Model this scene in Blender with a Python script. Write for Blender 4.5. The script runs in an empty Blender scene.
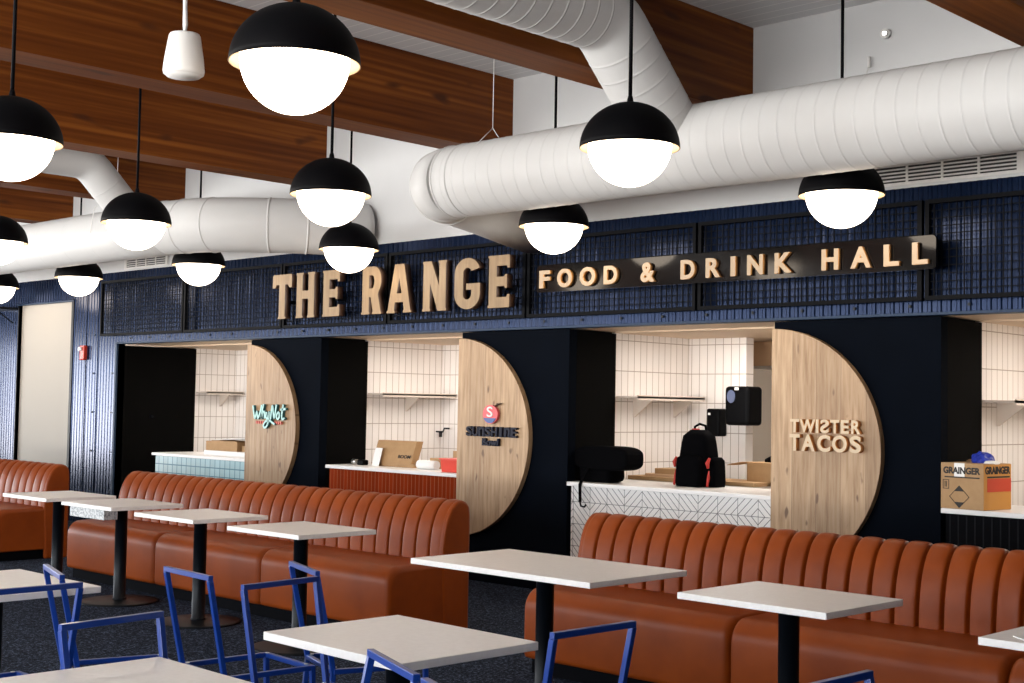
import bpy, bmesh, math, random
from mathutils import Vector, Matrix
random.seed(7)
sc = bpy.context.scene
C = sc.collection
PI = math.pi
R = math.radians

# ------------------------------------------------------------------ materials
def mat(name, col, rough=.5, metal=0., spec=.5, coat=0., emit=None, estr=0.):
    m = bpy.data.materials.new(name); m.use_nodes = True
    b = m.node_tree.nodes['Principled BSDF']
    b.inputs['Base Color'].default_value = (*col, 1)
    b.inputs['Roughness'].default_value = rough
    b.inputs['Metallic'].default_value = metal
    b.inputs['Specular IOR Level'].default_value = spec
    b.inputs['Coat Weight'].default_value = coat
    if emit:
        b.inputs['Emission Color'].default_value = (*emit, 1)
        b.inputs['Emission Strength'].default_value = estr
    m['b'] = 1
    return m
def nt(m):
    return m.node_tree.nodes, m.node_tree.links, m.node_tree.nodes['Principled BSDF']
def ramp(m, fac, stops):
    n, l, b = nt(m)
    r = n.new('ShaderNodeValToRGB')
    while len(r.color_ramp.elements) < len(stops): r.color_ramp.elements.new(.5)
    for e, (p, c) in zip(r.color_ramp.elements, stops):
        e.position = p; e.color = (*c, 1)
    l.new(fac, r.inputs[0])
    return r.outputs[0]
def coords(m, scale=(1, 1, 1), rnd=False):
    n, l, b = nt(m)
    t = n.new('ShaderNodeTexCoord'); mp = n.new('ShaderNodeMapping')
    mp.inputs['Scale'].default_value = scale
    l.new(t.outputs['Object'], mp.inputs[0])
    if rnd:
        oi = n.new('ShaderNodeObjectInfo'); v = n.new('ShaderNodeVectorMath'); v.operation = 'SCALE'
        v.inputs[0].default_value = (13., 7., 29.)
        l.new(oi.outputs['Random'], v.inputs['Scale']); l.new(v.outputs[0], mp.inputs['Location'])
    return mp.outputs[0]
def noise(m, vec, scale, detail=4, rough=.55, dist=0.):
    n, l, b = nt(m)
    t = n.new('ShaderNodeTexNoise')
    t.inputs['Scale'].default_value = scale; t.inputs['Detail'].default_value = detail
    t.inputs['Roughness'].default_value = rough; t.inputs['Distortion'].default_value = dist
    l.new(vec, t.inputs['Vector'])
    return t.outputs['Fac']
def math_n(m, op, a, b_=None):
    n, l, b = nt(m)
    t = n.new('ShaderNodeMath'); t.operation = op
    for i, v in enumerate((a, b_)):
        if v is None: continue
        if isinstance(v, (int, float)): t.inputs[i].default_value = v
        else: l.new(v, t.inputs[i])
    return t.outputs[0]
def mix(m, fac, a, b_):
    n, l, b = nt(m)
    t = n.new('ShaderNodeMix'); t.data_type = 'RGBA'
    for k, v in ((0, fac), (6, a), (7, b_)):
        if isinstance(v, tuple): t.inputs[k].default_value = (*v, 1)
        elif isinstance(v, (int, float)): t.inputs[k].default_value = v
        else: l.new(v, t.inputs[k])
    return t.outputs[2]
def setcol(m, out):
    n, l, b = nt(m); l.new(out, b.inputs['Base Color'])
def bump(m, h, strength=.3, dist=.01):
    n, l, b = nt(m)
    t = n.new('ShaderNodeBump'); t.inputs['Strength'].default_value = strength; t.inputs['Distance'].default_value = dist
    l.new(h, t.inputs['Height']); l.new(t.outputs[0], b.inputs['Normal'])
def uv2(m, u, v):
    """two of the object axes as a flat pattern plane"""
    n, l, b = nt(m)
    t = n.new('ShaderNodeTexCoord'); s = n.new('ShaderNodeSeparateXYZ'); l.new(t.outputs['Object'], s.inputs[0])
    c = n.new('ShaderNodeCombineXYZ')
    l.new(s.outputs[u], c.inputs[0]); l.new(s.outputs[v], c.inputs[1])
    return c.outputs[0], s.outputs[u], s.outputs[v]
def tile_mat(name, u, v, w, h, col, grout, rough=.25, gap=.004, var=.06, voff=0.):
    m = mat(name, col, rough)
    n, l, b = nt(m)
    vec, _, _ = uv2(m, u, v)
    mp = n.new('ShaderNodeMapping'); mp.inputs['Location'].default_value = (0, voff, 0); l.new(vec, mp.inputs[0])
    t = n.new('ShaderNodeTexBrick'); t.offset = 0; t.squash = 1
    t.inputs['Scale'].default_value = 1; t.inputs['Brick Width'].default_value = w; t.inputs['Row Height'].default_value = h
    t.inputs['Mortar Size'].default_value = gap; t.inputs['Mortar Smooth'].default_value = .1; t.inputs['Bias'].default_value = 0
    t.inputs['Color1'].default_value = (*[min(1, c * (1 + var)) for c in col], 1)
    t.inputs['Color2'].default_value = (*[c * (1 - var) for c in col], 1)
    t.inputs['Mortar'].default_value = (*grout, 1)
    l.new(mp.outputs[0], t.inputs['Vector'])
    setcol(m, t.outputs['Color'])
    inv = math_n(m, 'SUBTRACT', 1., t.outputs['Fac'])
    bump(m, inv, .3, .003)
    return m

M = {}
M['leather'] = m = mat('cognac_leather', (.25, .05, .006), .42, 0, .22)
v = coords(m); f = noise(m, v, 3.2, 3)
setcol(m, ramp(m, f, [(.3, (.200, .034, .0028)), (.7, (.26, .048, .0044))])); bump(m, noise(m, v, 160, 2), .06, .002)
M['plinth'] = mat('black_plinth', (.002, .002, .003), .8, 0, .05)
M['tabletop'] = m = mat('pale_laminate', (.72, .685, .655), .38)
v = coords(m, (1, 1, 1), True); setcol(m, ramp(m, noise(m, v, 45, 3), [(.35, (.83, .795, .765)), (.65, (.87, .835, .805))]))
M['black_metal'] = mat('black_metal', (.002, .003, .005), .42, 0, .2)
M['mesh_black'] = mat('satin_black_wire', (.0025, .0028, .004), .6, 0, .06)
M['steel'] = mat('brushed_steel', (.55, .55, .55), .3, 1)
M['shelf'] = mat('brushed_shelf_steel', (.62, .53, .45), .45, 0, .3)
M['blue_metal'] = mat('blue_painted_metal', (.006, .040, .25), .32, 0, .5, .15)
M['pendant_black'] = mat('matte_black_metal', (.0012, .0012, .002), .6, 0, .08)
M['pendant_inner'] = mat('cream_enamel', (.34, .24, .14), .6)
M['globe'] = mat('opal_glass', (.9, .88, .84), .3, emit=(1., .84, .67), estr=6.5)
M['white_paint'] = m = mat('white_wall_paint', (.76, .76, .76), .6)
v = coords(m); setcol(m, ramp(m, noise(m, v, 2.5, 3), [(.3, (.555, .56, .565)), (.7, (.575, .58, .585))]))
M['duct'] = m = mat('white_duct_paint', (.8, .8, .79), .5, 0, .3)
v = coords(m); setcol(m, ramp(m, noise(m, v, 3, 3), [(.3, (.585, .585, .58)), (.7, (.61, .61, .605))]))
M['navy_metal'] = m = mat('navy_corrugated_metal', (.010, .022, .062), .19, .5, .3)
v = coords(m); setcol(m, ramp(m, noise(m, v, 1.6, 3), [(.3, (.0055, .014, .042)), (.7, (.0075, .018, .054))]))
M['navy_trim'] = mat('navy_trim_metal', (.016, .034, .072), .5, 0, .2)
M['navy_panel'] = m = mat('navy_panel_paint', (.004, .008, .017), .8, 0, .03)
v = coords(m); setcol(m, ramp(m, noise(m, v, 4, 3), [(.3, (.0018, .0029, .0055)), (.7, (.0022, .0036, .007))]))
M['black_panel'] = mat('black_panel', (.002, .0018, .0016), .8, 0, .05)
M['carpet'] = m = mat('navy_carpet', (.012, .016, .028), .95, 0, .1)
v = coords(m); a = noise(m, v, 62, 2, .8)
setcol(m, ramp(m, a, [(.42, (.003, .005, .011)), (.54, (.013, .020, .037)), (.66, (.10, .13, .20))])); bump(m, noise(m, v, 240, 2), .5, .006)
M['beam'] = m = mat('stained_glulam', (.2, .07, .025), .55, 0, .15)
v = coords(m, (1, .03, 1)); g = noise(m, v, 26, 4, .5, .1)
v2 = coords(m, (2.0, .22, 21.)); g2 = noise(m, v2, 1., 1, .3)
gg = math_n(m, 'ADD', math_n(m, 'MULTIPLY', g, .45), math_n(m, 'MULTIPLY', g2, .55))
v3 = coords(m, (1, .35, 1)); kn = noise(m, v3, 5.5, 1, .3)
c1 = ramp(m, gg, [(.28, (.066, .014, .0018)), (.5, (.142, .037, .0046)), (.72, (.26, .082, .011))])
c2 = mix(m, ramp(m, kn, [(.24, (1, 1, 1)), (.30, (0, 0, 0))]), c1, (.07, .02, .006))
setcol(m, c2)
M['ceiling'] = m = mat('grey_ceiling_boards', (.50, .51, .52), .6)
n, l, b = nt(m); _, ux, uy = uv2(m, 0, 1)
fr = math_n(m, 'FRACT', math_n(m, 'DIVIDE', uy, .14)); ln = math_n(m, 'LESS_THAN', fr, .09)
setcol(m, mix(m, ln, (.72, .73, .745), (.92, .92, .92)))
def oak(name, c_lo, c_mid, c_hi, plank):
    m = mat(name, c_mid, .5)
    v = coords(m, (1, 1, .07)); g = noise(m, v, 34, 5, .6, .2)
    base = ramp(m, g, [(.33, c_lo), (.5, c_mid), (.68, c_hi)])
    _, ux, uz = uv2(m, 0, 2)
    k = math_n(m, 'FLOOR', math_n(m, 'DIVIDE', ux, plank))
    n, l, b = nt(m); wn = n.new('ShaderNodeTexWhiteNoise'); wn.noise_dimensions = '1D'; l.new(k, wn.inputs['W'])
    tint = mix(m, wn.outputs['Value'], (.66, .60, .52), (1.12, 1.10, 1.07))
    mm = n.new('ShaderNodeMix'); mm.data_type = 'RGBA'; mm.blend_type = 'MULTIPLY'; mm.inputs[0].default_value = 1
    l.new(base, mm.inputs[6]); l.new(tint, mm.inputs[7])
    v3 = coords(m, (1, 1, .42)); kn = noise(m, v3, 15, 1, .3)
    out = mix(m, ramp(m, kn, [(.21, (1, 1, 1)), (.27, (0, 0, 0))]), mm.outputs[2], (.16, .085, .04))
    sm = math_n(m, 'LESS_THAN', math_n(m, 'FRACT', math_n(m, 'DIVIDE', ux, plank)), .018)
    setcol(m, mix(m, sm, out, (.20, .115, .055)))
    return m
M['oak'] = oak('oak_planks', (0.3024, 0.1806, 0.0882), (0.42, 0.273, 0.1512), (0.504, 0.3528, 0.2142), .205)
M['oak_letter'] = m = mat('gold_ply_letter', (.58, .37, .17), .5)
v = coords(m, (1, 1, .1)); setcol(m, ramp(m, noise(m, v, 30, 4), [(.35, (.20, .118, .046)), (.65, (.27, .168, .072))]))
M['letter_side'] = mat('dark_letter_return', (.05, .022, .010), .55)
M['cream_letter'] = mat('cream_letter', (.42, .30, .185), .5)
M['cream_side'] = mat('tan_letter_return', (.55, .27, .08), .5)
M['pale_letter'] = mat('pale_maple_letter', (0.64, 0.496, 0.32), .5)
M['pale_side'] = mat('orange_maple_return', (.52, .22, .06), .5)
M['board'] = mat('charcoal_sign_board', (.003, .0026, .0026), .10, 0, .32)
WT = (.82, .77, .73); GR = (.36, .29, .235)
M['tile_y'] = tile_mat('white_stack_tile', 1, 2, .092, .28, WT, GR, .4, .0036, .03, .04)
M['tile_x'] = tile_mat('white_stack_tile_return', 0, 2, .092, .28, WT, GR, .4, .0036, .03, .04)
M['tile_aqua'] = tile_mat('aqua_square_tile', 0, 2, .10, .10, (.34, .52, .55), (.05, .17, .22), .3, .006, .08)
M['tile_brick'] = tile_mat('brick_red_stick_tile', 0, 2, .055, .30, (.24, .026, .004), (.32, .12, .055), .8, .0035, .12, -.03)
M['tile_black'] = tile_mat('black_stick_tile', 0, 2, .06, .30, (.002, .002, .003), (.012, .012, .014), .6, .005, .1)
for k_ in ('tile_brick', 'tile_black'): M[k_].node_tree.nodes['Principled BSDF'].inputs['Specular IOR Level'].default_value = .04
M['tile_chevron'] = m = mat('white_tile_with_chevron_lines', (.72, .70, .68), .3)
n, l, b = nt(m); _, ux, uz = uv2(m, 0, 2)
S = .19
cu = math_n(m, 'DIVIDE', ux, S); cv = math_n(m, 'DIVIDE', uz, S)
iu = math_n(m, 'FLOOR', cu); iv = math_n(m, 'FLOOR', cv)
cb = n.new('ShaderNodeCombineXYZ'); l.new(iu, cb.inputs[0]); l.new(iv, cb.inputs[1])
wn = n.new('ShaderNodeTexWhiteNoise'); wn.noise_dimensions = '2D'; l.new(cb.outputs[0], wn.inputs['Vector'])
rowk = math_n(m, 'FLOOR', math_n(m, 'MULTIPLY', wn.outputs['Value'], 1.35))      # now and then a tile is turned round
sg = math_n(m, 'SUBTRACT', math_n(m, 'MULTIPLY', math_n(m, 'FLOORED_MODULO', math_n(m, 'ADD', iu, rowk), 2.), 2.), 1.)
dg = math_n(m, 'FRACT', math_n(m, 'MULTIPLY', math_n(m, 'ADD', cv, math_n(m, 'MULTIPLY', sg, cu)), 3.))
ln = math_n(m, 'LESS_THAN', dg, .12)
g1 = math_n(m, 'LESS_THAN', math_n(m, 'FRACT', cu), .022); g2 = math_n(m, 'LESS_THAN', math_n(m, 'FRACT', cv), .022)
al = math_n(m, 'MAXIMUM', ln, math_n(m, 'MAXIMUM', g1, g2))
setcol(m, mix(m, al, (.84, .81, .78), (.07, .066, .062)))
M['counter_top'] = mat('white_solid_surface', (.80, .78, .76), .3)
M['kitchen_cream'] = mat('cream_kitchen_paint', (.72, .62, .50), .6)
M['kitchen_ceiling'] = mat('beige_soffit_board', (.66, .50, .35), .6)
M['corridor'] = mat('cream_corridor_paint', (.37, .33, .28), .6)
M['kitchen_floor'] = mat('grey_quarry_tile', (.18, .16, .15), .5)
M['black_plastic'] = mat('glossy_black_plastic', (.002, .002, .0025), .45, 0, .06)
M['dark_screen'] = mat('smoked_window', (.10, .12, .20), .1)
M['black_cloth'] = mat('black_nylon', (.0015, .0015, .002), .9, 0, .03)
M['red_cloth'] = mat('red_nylon', (.42, .02, .012), .6)
M['card'] = m = mat('cardboard', (.50, .30, .14), .75)
v = coords(m); setcol(m, ramp(m, noise(m, v, 12, 3), [(.3, (0.345, 0.2025, 0.09)), (.7, (0.3975, 0.24, 0.1125))]))
M['card_side'] = mat('cardboard_edge', (.42, .20, .06), .75)
M['paper'] = mat('white_paper', (.80, .79, .77), .7)
M['ink'] = mat('black_ink', (.015, .012, .010), .7)
M['red_print'] = mat('red_print', (.55, .05, .015), .6)
M['orange_print'] = mat('orange_print', (.55, .25, .045), .6)
M['blue_plastic'] = mat('blue_plastic_film', (.02, .04, .35), .3)
M['red_plastic'] = mat('red_plastic', (.66, .05, .025), .4)
M['alarm_red'] = mat('alarm_red', (.5, .035, .015), .35)
M['clear'] = mat('clear_strobe_lens', (.7, .7, .7), .1)
M['turquoise'] = mat('turquoise_letter', (.38, .66, .63), .5)
M['teal_side'] = mat('teal_letter_return', (.02, .12, .13), .5)
M['coral'] = mat('coral_letter', (.62, .12, .08), .5)
M['logo_pink'] = mat('coral_badge', (.72, .11, .12), .5)
M['logo_blue'] = mat('blue_badge_band', (.06, .11, .30), .5)
M['navy_letter'] = mat('navy_letter', (.004, .005, .018), .5, 0, .2)
M['white_plastic'] = mat('white_plastic', (.70, .69, .67), .4)
M['grille'] = mat('dark_vent_gap', (.03, .03, .03), .7)
M['copper'] = mat('wood_hood_panel', (.50, .33, .20), .45)
M['terrazzo'] = m = mat('speckled_terrazzo', (.5, .5, .5), .5)
v = coords(m); setcol(m, ramp(m, noise(m, v, 60, 2, .6), [(.42, (.30, .31, .32)), (.5, (.60, .60, .59)), (.6, (.66, .66, .65))]))
M['frame_white'] = mat('window_frame_white', (.5, .5, .5), .5)
M['navy_wall'] = mat('dark_navy_wall_paint', (.03, .035, .05), .7)

# ------------------------------------------------------------------ mesh helpers
class MB:
    def __init__(s): s.bm = bmesh.new()
    def box(s, x0, x1, y0, y1, z0, z1, mi=0):
        vs = [s.bm.verts.new(p) for p in ((x0,y0,z0),(x1,y0,z0),(x1,y1,z0),(x0,y1,z0),(x0,y0,z1),(x1,y0,z1),(x1,y1,z1),(x0,y1,z1))]
        for f in ((3,2,1,0),(4,5,6,7),(0,1,5,4),(1,2,6,5),(2,3,7,6),(3,0,4,7)):
            s.bm.faces.new([vs[i] for i in f]).material_index = mi
        return s
    def rbox(s, x0, x1, y0, y1, z0, z1, r, seg=3, mi=0):
        t = bmesh.new(); m2 = MB.__new__(MB); m2.bm = t; m2.box(x0, x1, y0, y1, z0, z1, mi)
        bmesh.ops.bevel(t, geom=t.edges[:], offset=r, segments=seg, profile=.5, affect='EDGES')
        s._merge(t); return s
    def _merge(s, t, mtx=None):
        mp = {}
        for v in t.verts: mp[v] = s.bm.verts.new(mtx @ v.co if mtx else v.co)
        for f in t.faces:
            try:
                nf = s.bm.faces.new([mp[v] for v in f.verts]); nf.material_index = f.material_index; nf.smooth = f.smooth
            except ValueError: pass
        t.free()
    def bar(s, a, b, w, h=None, up=(0, 0, 1), mi=0):
        """square tube from a to b"""
        h = h or w; a = Vector(a); b = Vector(b); d = (b - a).normalized(); up = Vector(up)
        if abs(d.dot(up)) > .95: up = Vector((0, 1, 0))
        x = d.cross(up).normalized(); y = x.cross(d).normalized()
        vs = []
        for p in (a, b):
            for sx, sy in ((-1, -1), (1, -1), (1, 1), (-1, 1)):
                vs.append(s.bm.verts.new(p + x * sx * w / 2 + y * sy * h / 2))
        for f in ((3,2,1,0),(4,5,6,7),(0,1,5,4),(1,2,6,5),(2,3,7,6),(3,0,4,7)):
            s.bm.faces.new([vs[i] for i in f]).material_index = mi
        return s
    def sweep(s, pts, rad, seg=24, caps=True, smooth=True, mi=0):
        pts = [Vector(p) for p in pts]; n = len(pts)
        if not isinstance(rad, (list, tuple)): rad = [rad] * n
        T = []
        for i in range(n):
            d = pts[min(i + 1, n - 1)] - pts[max(i - 1, 0)]
            T.append(d.normalized())
        u = Vector((0, 0, 1)) if abs(T[0].z) < .9 else Vector((1, 0, 0))
        u = (u - T[0] * u.dot(T[0])).normalized()
        rings = []
        for i in range(n):
            u = (u - T[i] * u.dot(T[i])).normalized(); w = T[i].cross(u)
            rings.append([s.bm.verts.new(pts[i] + (u * math.cos(2*PI*k/seg) + w * math.sin(2*PI*k/seg)) * rad[i]) for k in range(seg)])
        for a, b in zip(rings, rings[1:]):
            for k in range(seg):
                f = s.bm.faces.new((a[k], a[(k+1) % seg], b[(k+1) % seg], b[k])); f.smooth = smooth; f.material_index = mi
        if caps:
            s.bm.faces.new(rings[0][::-1]).material_index = mi; s.bm.faces.new(rings[-1]).material_index = mi
        return s
    def cyl(s, a, b, r, seg=24, r2=None, mi=0):
        return s.sweep([a, b], [r, r if r2 is None else r2], seg, True, True, mi)
    def lathe(s, prof, seg=40, cx=0, cy=0, mi=0, mis=None):
        rings = []
        for r, z in prof:
            if r < 1e-6: rings.append([s.bm.verts.new((cx, cy, z))])
            else: rings.append([s.bm.verts.new((cx + r*math.cos(2*PI*k/seg), cy + r*math.sin(2*PI*k/seg), z)) for k in range(seg)])
        for i, (a, b) in enumerate(zip(rings, rings[1:])):
            for k in range(seg):
                q = [a[k % len(a)], a[(k+1) % len(a)], b[(k+1) % len(b)], b[k % len(b)]]
                q2 = []
                for v_ in q:
                    if v_ not in q2: q2.append(v_)
                if len(q2) > 2:
                    f = s.bm.faces.new(q2); f.smooth = True; f.material_index = mis[i] if mis else mi
        return s
    def prism_x(s, prof, x0, x1, mi=0, smooth=False):
        """closed (y,z) outline extruded along x"""
        a = [s.bm.verts.new((x0, y, z)) for y, z in prof]; b = [s.bm.verts.new((x1, y, z)) for y, z in prof]
        k = len(prof)
        for i in range(k):
            f = s.bm.faces.new((a[i], a[(i+1) % k], b[(i+1) % k], b[i])); f.material_index = mi; f.smooth = smooth
        s.bm.faces.new(a[::-1]).material_index = mi; s.bm.faces.new(b).material_index = mi
        return s
    def prism_y(s, prof, y0, y1, mi=0, side=None, smooth=False):
        """closed (x,z) outline extruded along y"""
        a = [s.bm.verts.new((x, y0, z)) for x, z in prof]; b = [s.bm.verts.new((x, y1, z)) for x, z in prof]
        k = len(prof)
        for i in range(k):
            f = s.bm.faces.new((a[i], b[i], b[(i+1) % k], a[(i+1) % k])); f.material_index = mi if side is None else side; f.smooth = smooth
        s.bm.faces.new(a).material_index = mi; s.bm.faces.new(b[::-1]).material_index = mi
        return s
    def build(s, name, mats, parent=None, bevel=0., smooth_angle=None):
        bmesh.ops.remove_doubles(s.bm, verts=s.bm.verts[:], dist=1e-6)
        bmesh.ops.recalc_face_normals(s.bm, faces=s.bm.faces[:])
        me = bpy.data.meshes.new(name); s.bm.to_mesh(me); s.bm.free()
        if not isinstance(mats, (list, tuple)): mats = [mats]
        for m_ in mats: me.materials.append(m_)
        o = bpy.data.objects.new(name, me); C.objects.link(o)
        if parent is not None: attach(o, parent)
        if bevel:
            md = o.modifiers.new('bevel', 'BEVEL'); md.width = bevel; md.segments = 2; md.limit_method = 'ANGLE'; md.angle_limit = R(40)
        return o
def attach(o, p):
    o.parent = p
    q = p
    mt = q.matrix_basis.copy()
    while q.parent is not None:
        mt = q.parent.matrix_basis @ q.matrix_parent_inverse @ mt if False else mt
        q = q.parent
    o.matrix_parent_inverse = Matrix.Identity(4) if p.get('local') else mt.inverted()
def tag(o, label=None, cat=None, group=None, kind=None):
    if label: o['label'] = label
    if cat: o['category'] = cat
    if group: o['group'] = group
    if kind: o['kind'] = kind
    return o
def thing(name, label, cat, loc=(0, 0, 0), rz=0., group=None, local=False):
    o = bpy.data.objects.new(name, None); C.objects.link(o); o.empty_display_size = .1
    o.location = loc; o.rotation_euler = (0, 0, rz)
    o['local'] = 1 if local else 0
    return tag(o, label, cat, group)
def struct(name, mb, mats, bevel=0.):
    return tag(mb.build(name, mats, None, bevel), kind='structure')
def part(mb, name, mats, parent, bevel=0., label=None):
    o = mb.build(name, mats, None, bevel)
    o.parent = parent
    if not parent.get('local'):
        # parents that hold world-space parts sit unrotated at their base point
        q = parent; off = Vector((0, 0, 0))
        while q is not None:
            off += q.location if q.parent is None else Vector((0, 0, 0)); q = q.parent
        if parent.type == 'EMPTY': o.matrix_parent_inverse = Matrix.Translation(-off)
    if label: o['label'] = label
    return o
def sub(mb, name, mats, parent, bevel=0., label=None):
    """a piece of a part: same space as the part"""
    o = mb.build(name, mats, None, bevel); o.parent = parent
    if label: o['label'] = label
    return o
def kids(o): return [c for c in C.objects if c.parent is o]
def dup(root, loc, rz, label, group=None, name=None):
    r = root.copy(); C.objects.link(r); r.location = loc; r.rotation_euler = (0, 0, rz); r['label'] = label
    if group: r['group'] = group
    for ch in kids(root):
        c = ch.copy(); C.objects.link(c); c.parent = r; c.matrix_parent_inverse = ch.matrix_parent_inverse
        for g in kids(ch):
            d = g.copy(); C.objects.link(d); d.parent = c; d.matrix_parent_inverse = g.matrix_parent_inverse
    return r

def outline_mesh(splines, depth, name):
    """filled 2D outlines (holes included) given thickness: a bmesh with front at z=+depth/2"""
    cu = bpy.data.curves.new(name, 'CURVE'); cu.dimensions = '2D'; cu.fill_mode = 'BOTH'; cu.extrude = depth / 2
    for pts in splines:
        sp = cu.splines.new('POLY'); sp.points.add(len(pts) - 1); sp.use_cyclic_u = True
        for p, q in zip(sp.points, pts): p.co = (q[0], q[1], 0, 1)
    return _tomesh(cu)
def text_mesh(s, depth, bold=0., shear=0., spacing=1.):
    cu = bpy.data.curves.new('lettering', 'FONT'); cu.body = s; cu.extrude = depth / 2; cu.offset = bold; cu.shear = shear
    cu.space_character = spacing; cu.resolution_u = 6
    return _tomesh(cu)
def _tomesh(cu):
    o = bpy.data.objects.new('outline', cu); C.objects.link(o)
    bpy.context.view_layer.update()
    dg = bpy.context.evaluated_depsgraph_get()
    me = bpy.data.meshes.new_from_object(o.evaluated_get(dg))
    bpy.data.objects.remove(o); 
    bm = bmesh.new(); bm.from_mesh(me); bpy.data.meshes.remove(me)
    return bm
def wall_letter(bm, x0, x1, z0, z1, yf, depth, mirror=False, fit=True):
    """stand a flat outline up against a wall that faces -y, fitted to x0..x1, z0..z1, front at yf; side faces get slot 1"""
    xs = [v.co.x for v in bm.verts]; ys = [v.co.y for v in bm.verts]; zs = [v.co.z for v in bm.verts]
    ax, bx, ay, by, zt, zb = min(xs), max(xs), min(ys), max(ys), max(zs), min(zs)
    for f in bm.faces:
        f.material_index = 0 if abs(f.normal.z) > .7 else 1
    for v in bm.verts:
        t = (v.co.x - ax) / (bx - ax); u = (v.co.y - ay) / (by - ay); w = (zt - v.co.z) / (zt - zb)
        if mirror: t = 1 - t
        v.co = (x0 + t * (x1 - x0), yf + w * depth, z0 + u * (z1 - z0))
    mb = MB.__new__(MB); mb.bm = bm
    return mb

# ------------------------------------------------------------------ measures
W = 8.83            # face of the shopfront wall
TOP = 2.285         # underside of the header
CEIL = 4.59
XL, XR, YB = -25., 5., -5.
JL = [-15.459, -11.337, -7.837, -4.374]     # left jamb of each bay
JR = [-12.60, -9.19, -5.735, -2.27]         # right jamb
DEEP = 12.4
FZ = -.04            # finished floor

# ------------------------------------------------------------------ setting
struct('floor', MB().box(XL - .3, XR + .3, YB - .3, W + .02, -.2, FZ), M['carpet'])
struct('floor.001', MB().box(XL - .3, XR + .3, W + .02, DEEP + .3, -.2, FZ), M['kitchen_floor'])
struct('ceiling', MB().box(XL - .3, XR + .3, YB - .3, W + .3, CEIL, CEIL + .2), M['ceiling'])
for i, xn in enumerate((-24.9, -22.2, -19.5, -16.77, -14.04, -11.32, -8.571, -5.95, -3.19, -.45, 2.3)):
    nm = 'beam'
    struct(nm, MB().box(xn - .345, xn, YB, W, 3.895, CEIL), M['beam'], .006)
# corrugated navy wall: left stretch with a doorway, and the header over the bays
def corrugated(x0, x1, z0, z1, y, mb):
    p = .072; d = .007
    n0 = math.floor(x0 / p); xs = []
    k = n0
    while k * p < x1:
        for fx, dy in ((0, 0), (.28, 0), (.42, d), (.86, d)):
            x = (k + fx) * p
            if x0 < x < x1: xs.append((x, y + dy))
        k += 1
    xs = [(x0, y)] + xs + [(x1, y)]
    a = [mb.bm.verts.new((x, yy, z0)) for x, yy in xs]; b = [mb.bm.verts.new((x, yy, z1)) for x, yy in xs]
    for i in range(len(xs) - 1):
        mb.bm.faces.new((a[i], a[i+1], b[i+1], b[i]))
    e0 = [mb.bm.verts.new((x0, y + .09, z)) for z in (z0, z1)]; e1 = [mb.bm.verts.new((x1, y + .09, z)) for z in (z0, z1)]
    mb.bm.faces.new((e0[0], a[0], b[0], e0[1])); mb.bm.faces.new((a[-1], e1[0], e1[1], b[-1])); mb.bm.faces.new((e1[0], e0[0], e0[1], e1[1]))
    return mb
DX0, DX1, DZ = -18.19, -16.68, 2.858
mb = MB(); corrugated(XL, DX0, FZ, 3.19, W - .018, mb); corrugated(DX1, JL[0], FZ, 3.19, W - .018, mb)
corrugated(DX0, DX1, DZ, 3.19, W - .018, mb)
struct('wall_left_front', mb, M['navy_metal'])
mb = MB(); corrugated(JL[0], XR, TOP, 3.19, W - .018, mb)
struct('wall_front', mb, M['navy_metal'])
struct('wall_upper', MB().box(XL, XR, W - .004, W + .25, 3.19, CEIL), M['white_paint'])
# trims
struct('trim_1', MB().box(JL[0] - .02, XR, W - .035, W + .09, TOP - .012, TOP + .010), M['navy_trim'], .003)
struct('trim_2', MB().box(JL[0] - .045, JL[0], W - .04, W + .08, FZ, TOP + .01), M['navy_trim'], .004)
mb = MB()
for x in (JL[0] - .52, DX1 + .40, -20.4): mb.box(x - .008, x + .008, W - .026, W - .014, FZ, 3.18)
struct('trim_3', mb, M['navy_metal'])
# rivet heads along the header and seams
mb = MB()
for x in [JL[0] + .3 + .44 * i for i in range(34)]: mb.cyl((x, W - .02, TOP + .055), (x, W - .030, TOP + .055), .012, 8)
for x in (JL[0] - .12, JL[0] - .60):
    for z in (.4, .9, 1.4, 1.9, 2.4): mb.cyl((x, W - .02, z), (x, W - .030, z), .012, 8)
struct('trim_4', mb, M['black_metal'])
# header box and kitchen ceiling
struct('wall_header', MB().box(JL[0], XR, W + .09, W + .64, TOP - .01, 3.3), M['kitchen_ceiling'])
struct('ceiling.001', MB().box(-18.6, XR, W + .64, DEEP + .3, 2.262, 2.4), M['kitchen_ceiling'])
# piers between the bays: navy in front, tiled partitions behind, black returns
for i in range(4):
    x0 = JR[i]; x1 = JL[i+1] if i < 3 else XR
    struct('wall_front_pier', MB().box(x0, x1, W, W + .10, FZ, TOP - .02), M['navy_panel'], .003)
for i in range(4):
    x1 = JL[i]; x0 = (JR[i-1] if i else -18.5)
    ret = W + (1.13 if i == 0 else .64)
    struct('wall_return', MB().box(x1 - .05, x1, W + (.10 if i else .0), ret, FZ, TOP - .03), M['black_panel'])
    mb = MB().box(x0 + .02, x1 - .012 if True else x1, ret if i == 0 else W + .64, 10.60, FZ, 2.27)
    struct('wall_partition', mb, M['tile_y'])
    if i: struct('wall_partition_core', MB().box(x0 + .02, x1 - .05, W + .10, W + .64, FZ, 2.27), M['black_panel'])
    else: struct('wall_partition_core', MB().box(x0 + .02, x1 - .05, W + 1.0, ret, FZ, 2.27), M['black_panel'])
    struct('wall_back_stub', MB().box(x1 - .012, x1 + .645, 10.60, 10.72, FZ, 2.27), M['tile_x'])
struct('wall_kitchen_back', MB().box(-18.6, XR, DEEP, DEEP + .15, FZ, 2.4), M['kitchen_cream'])
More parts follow.
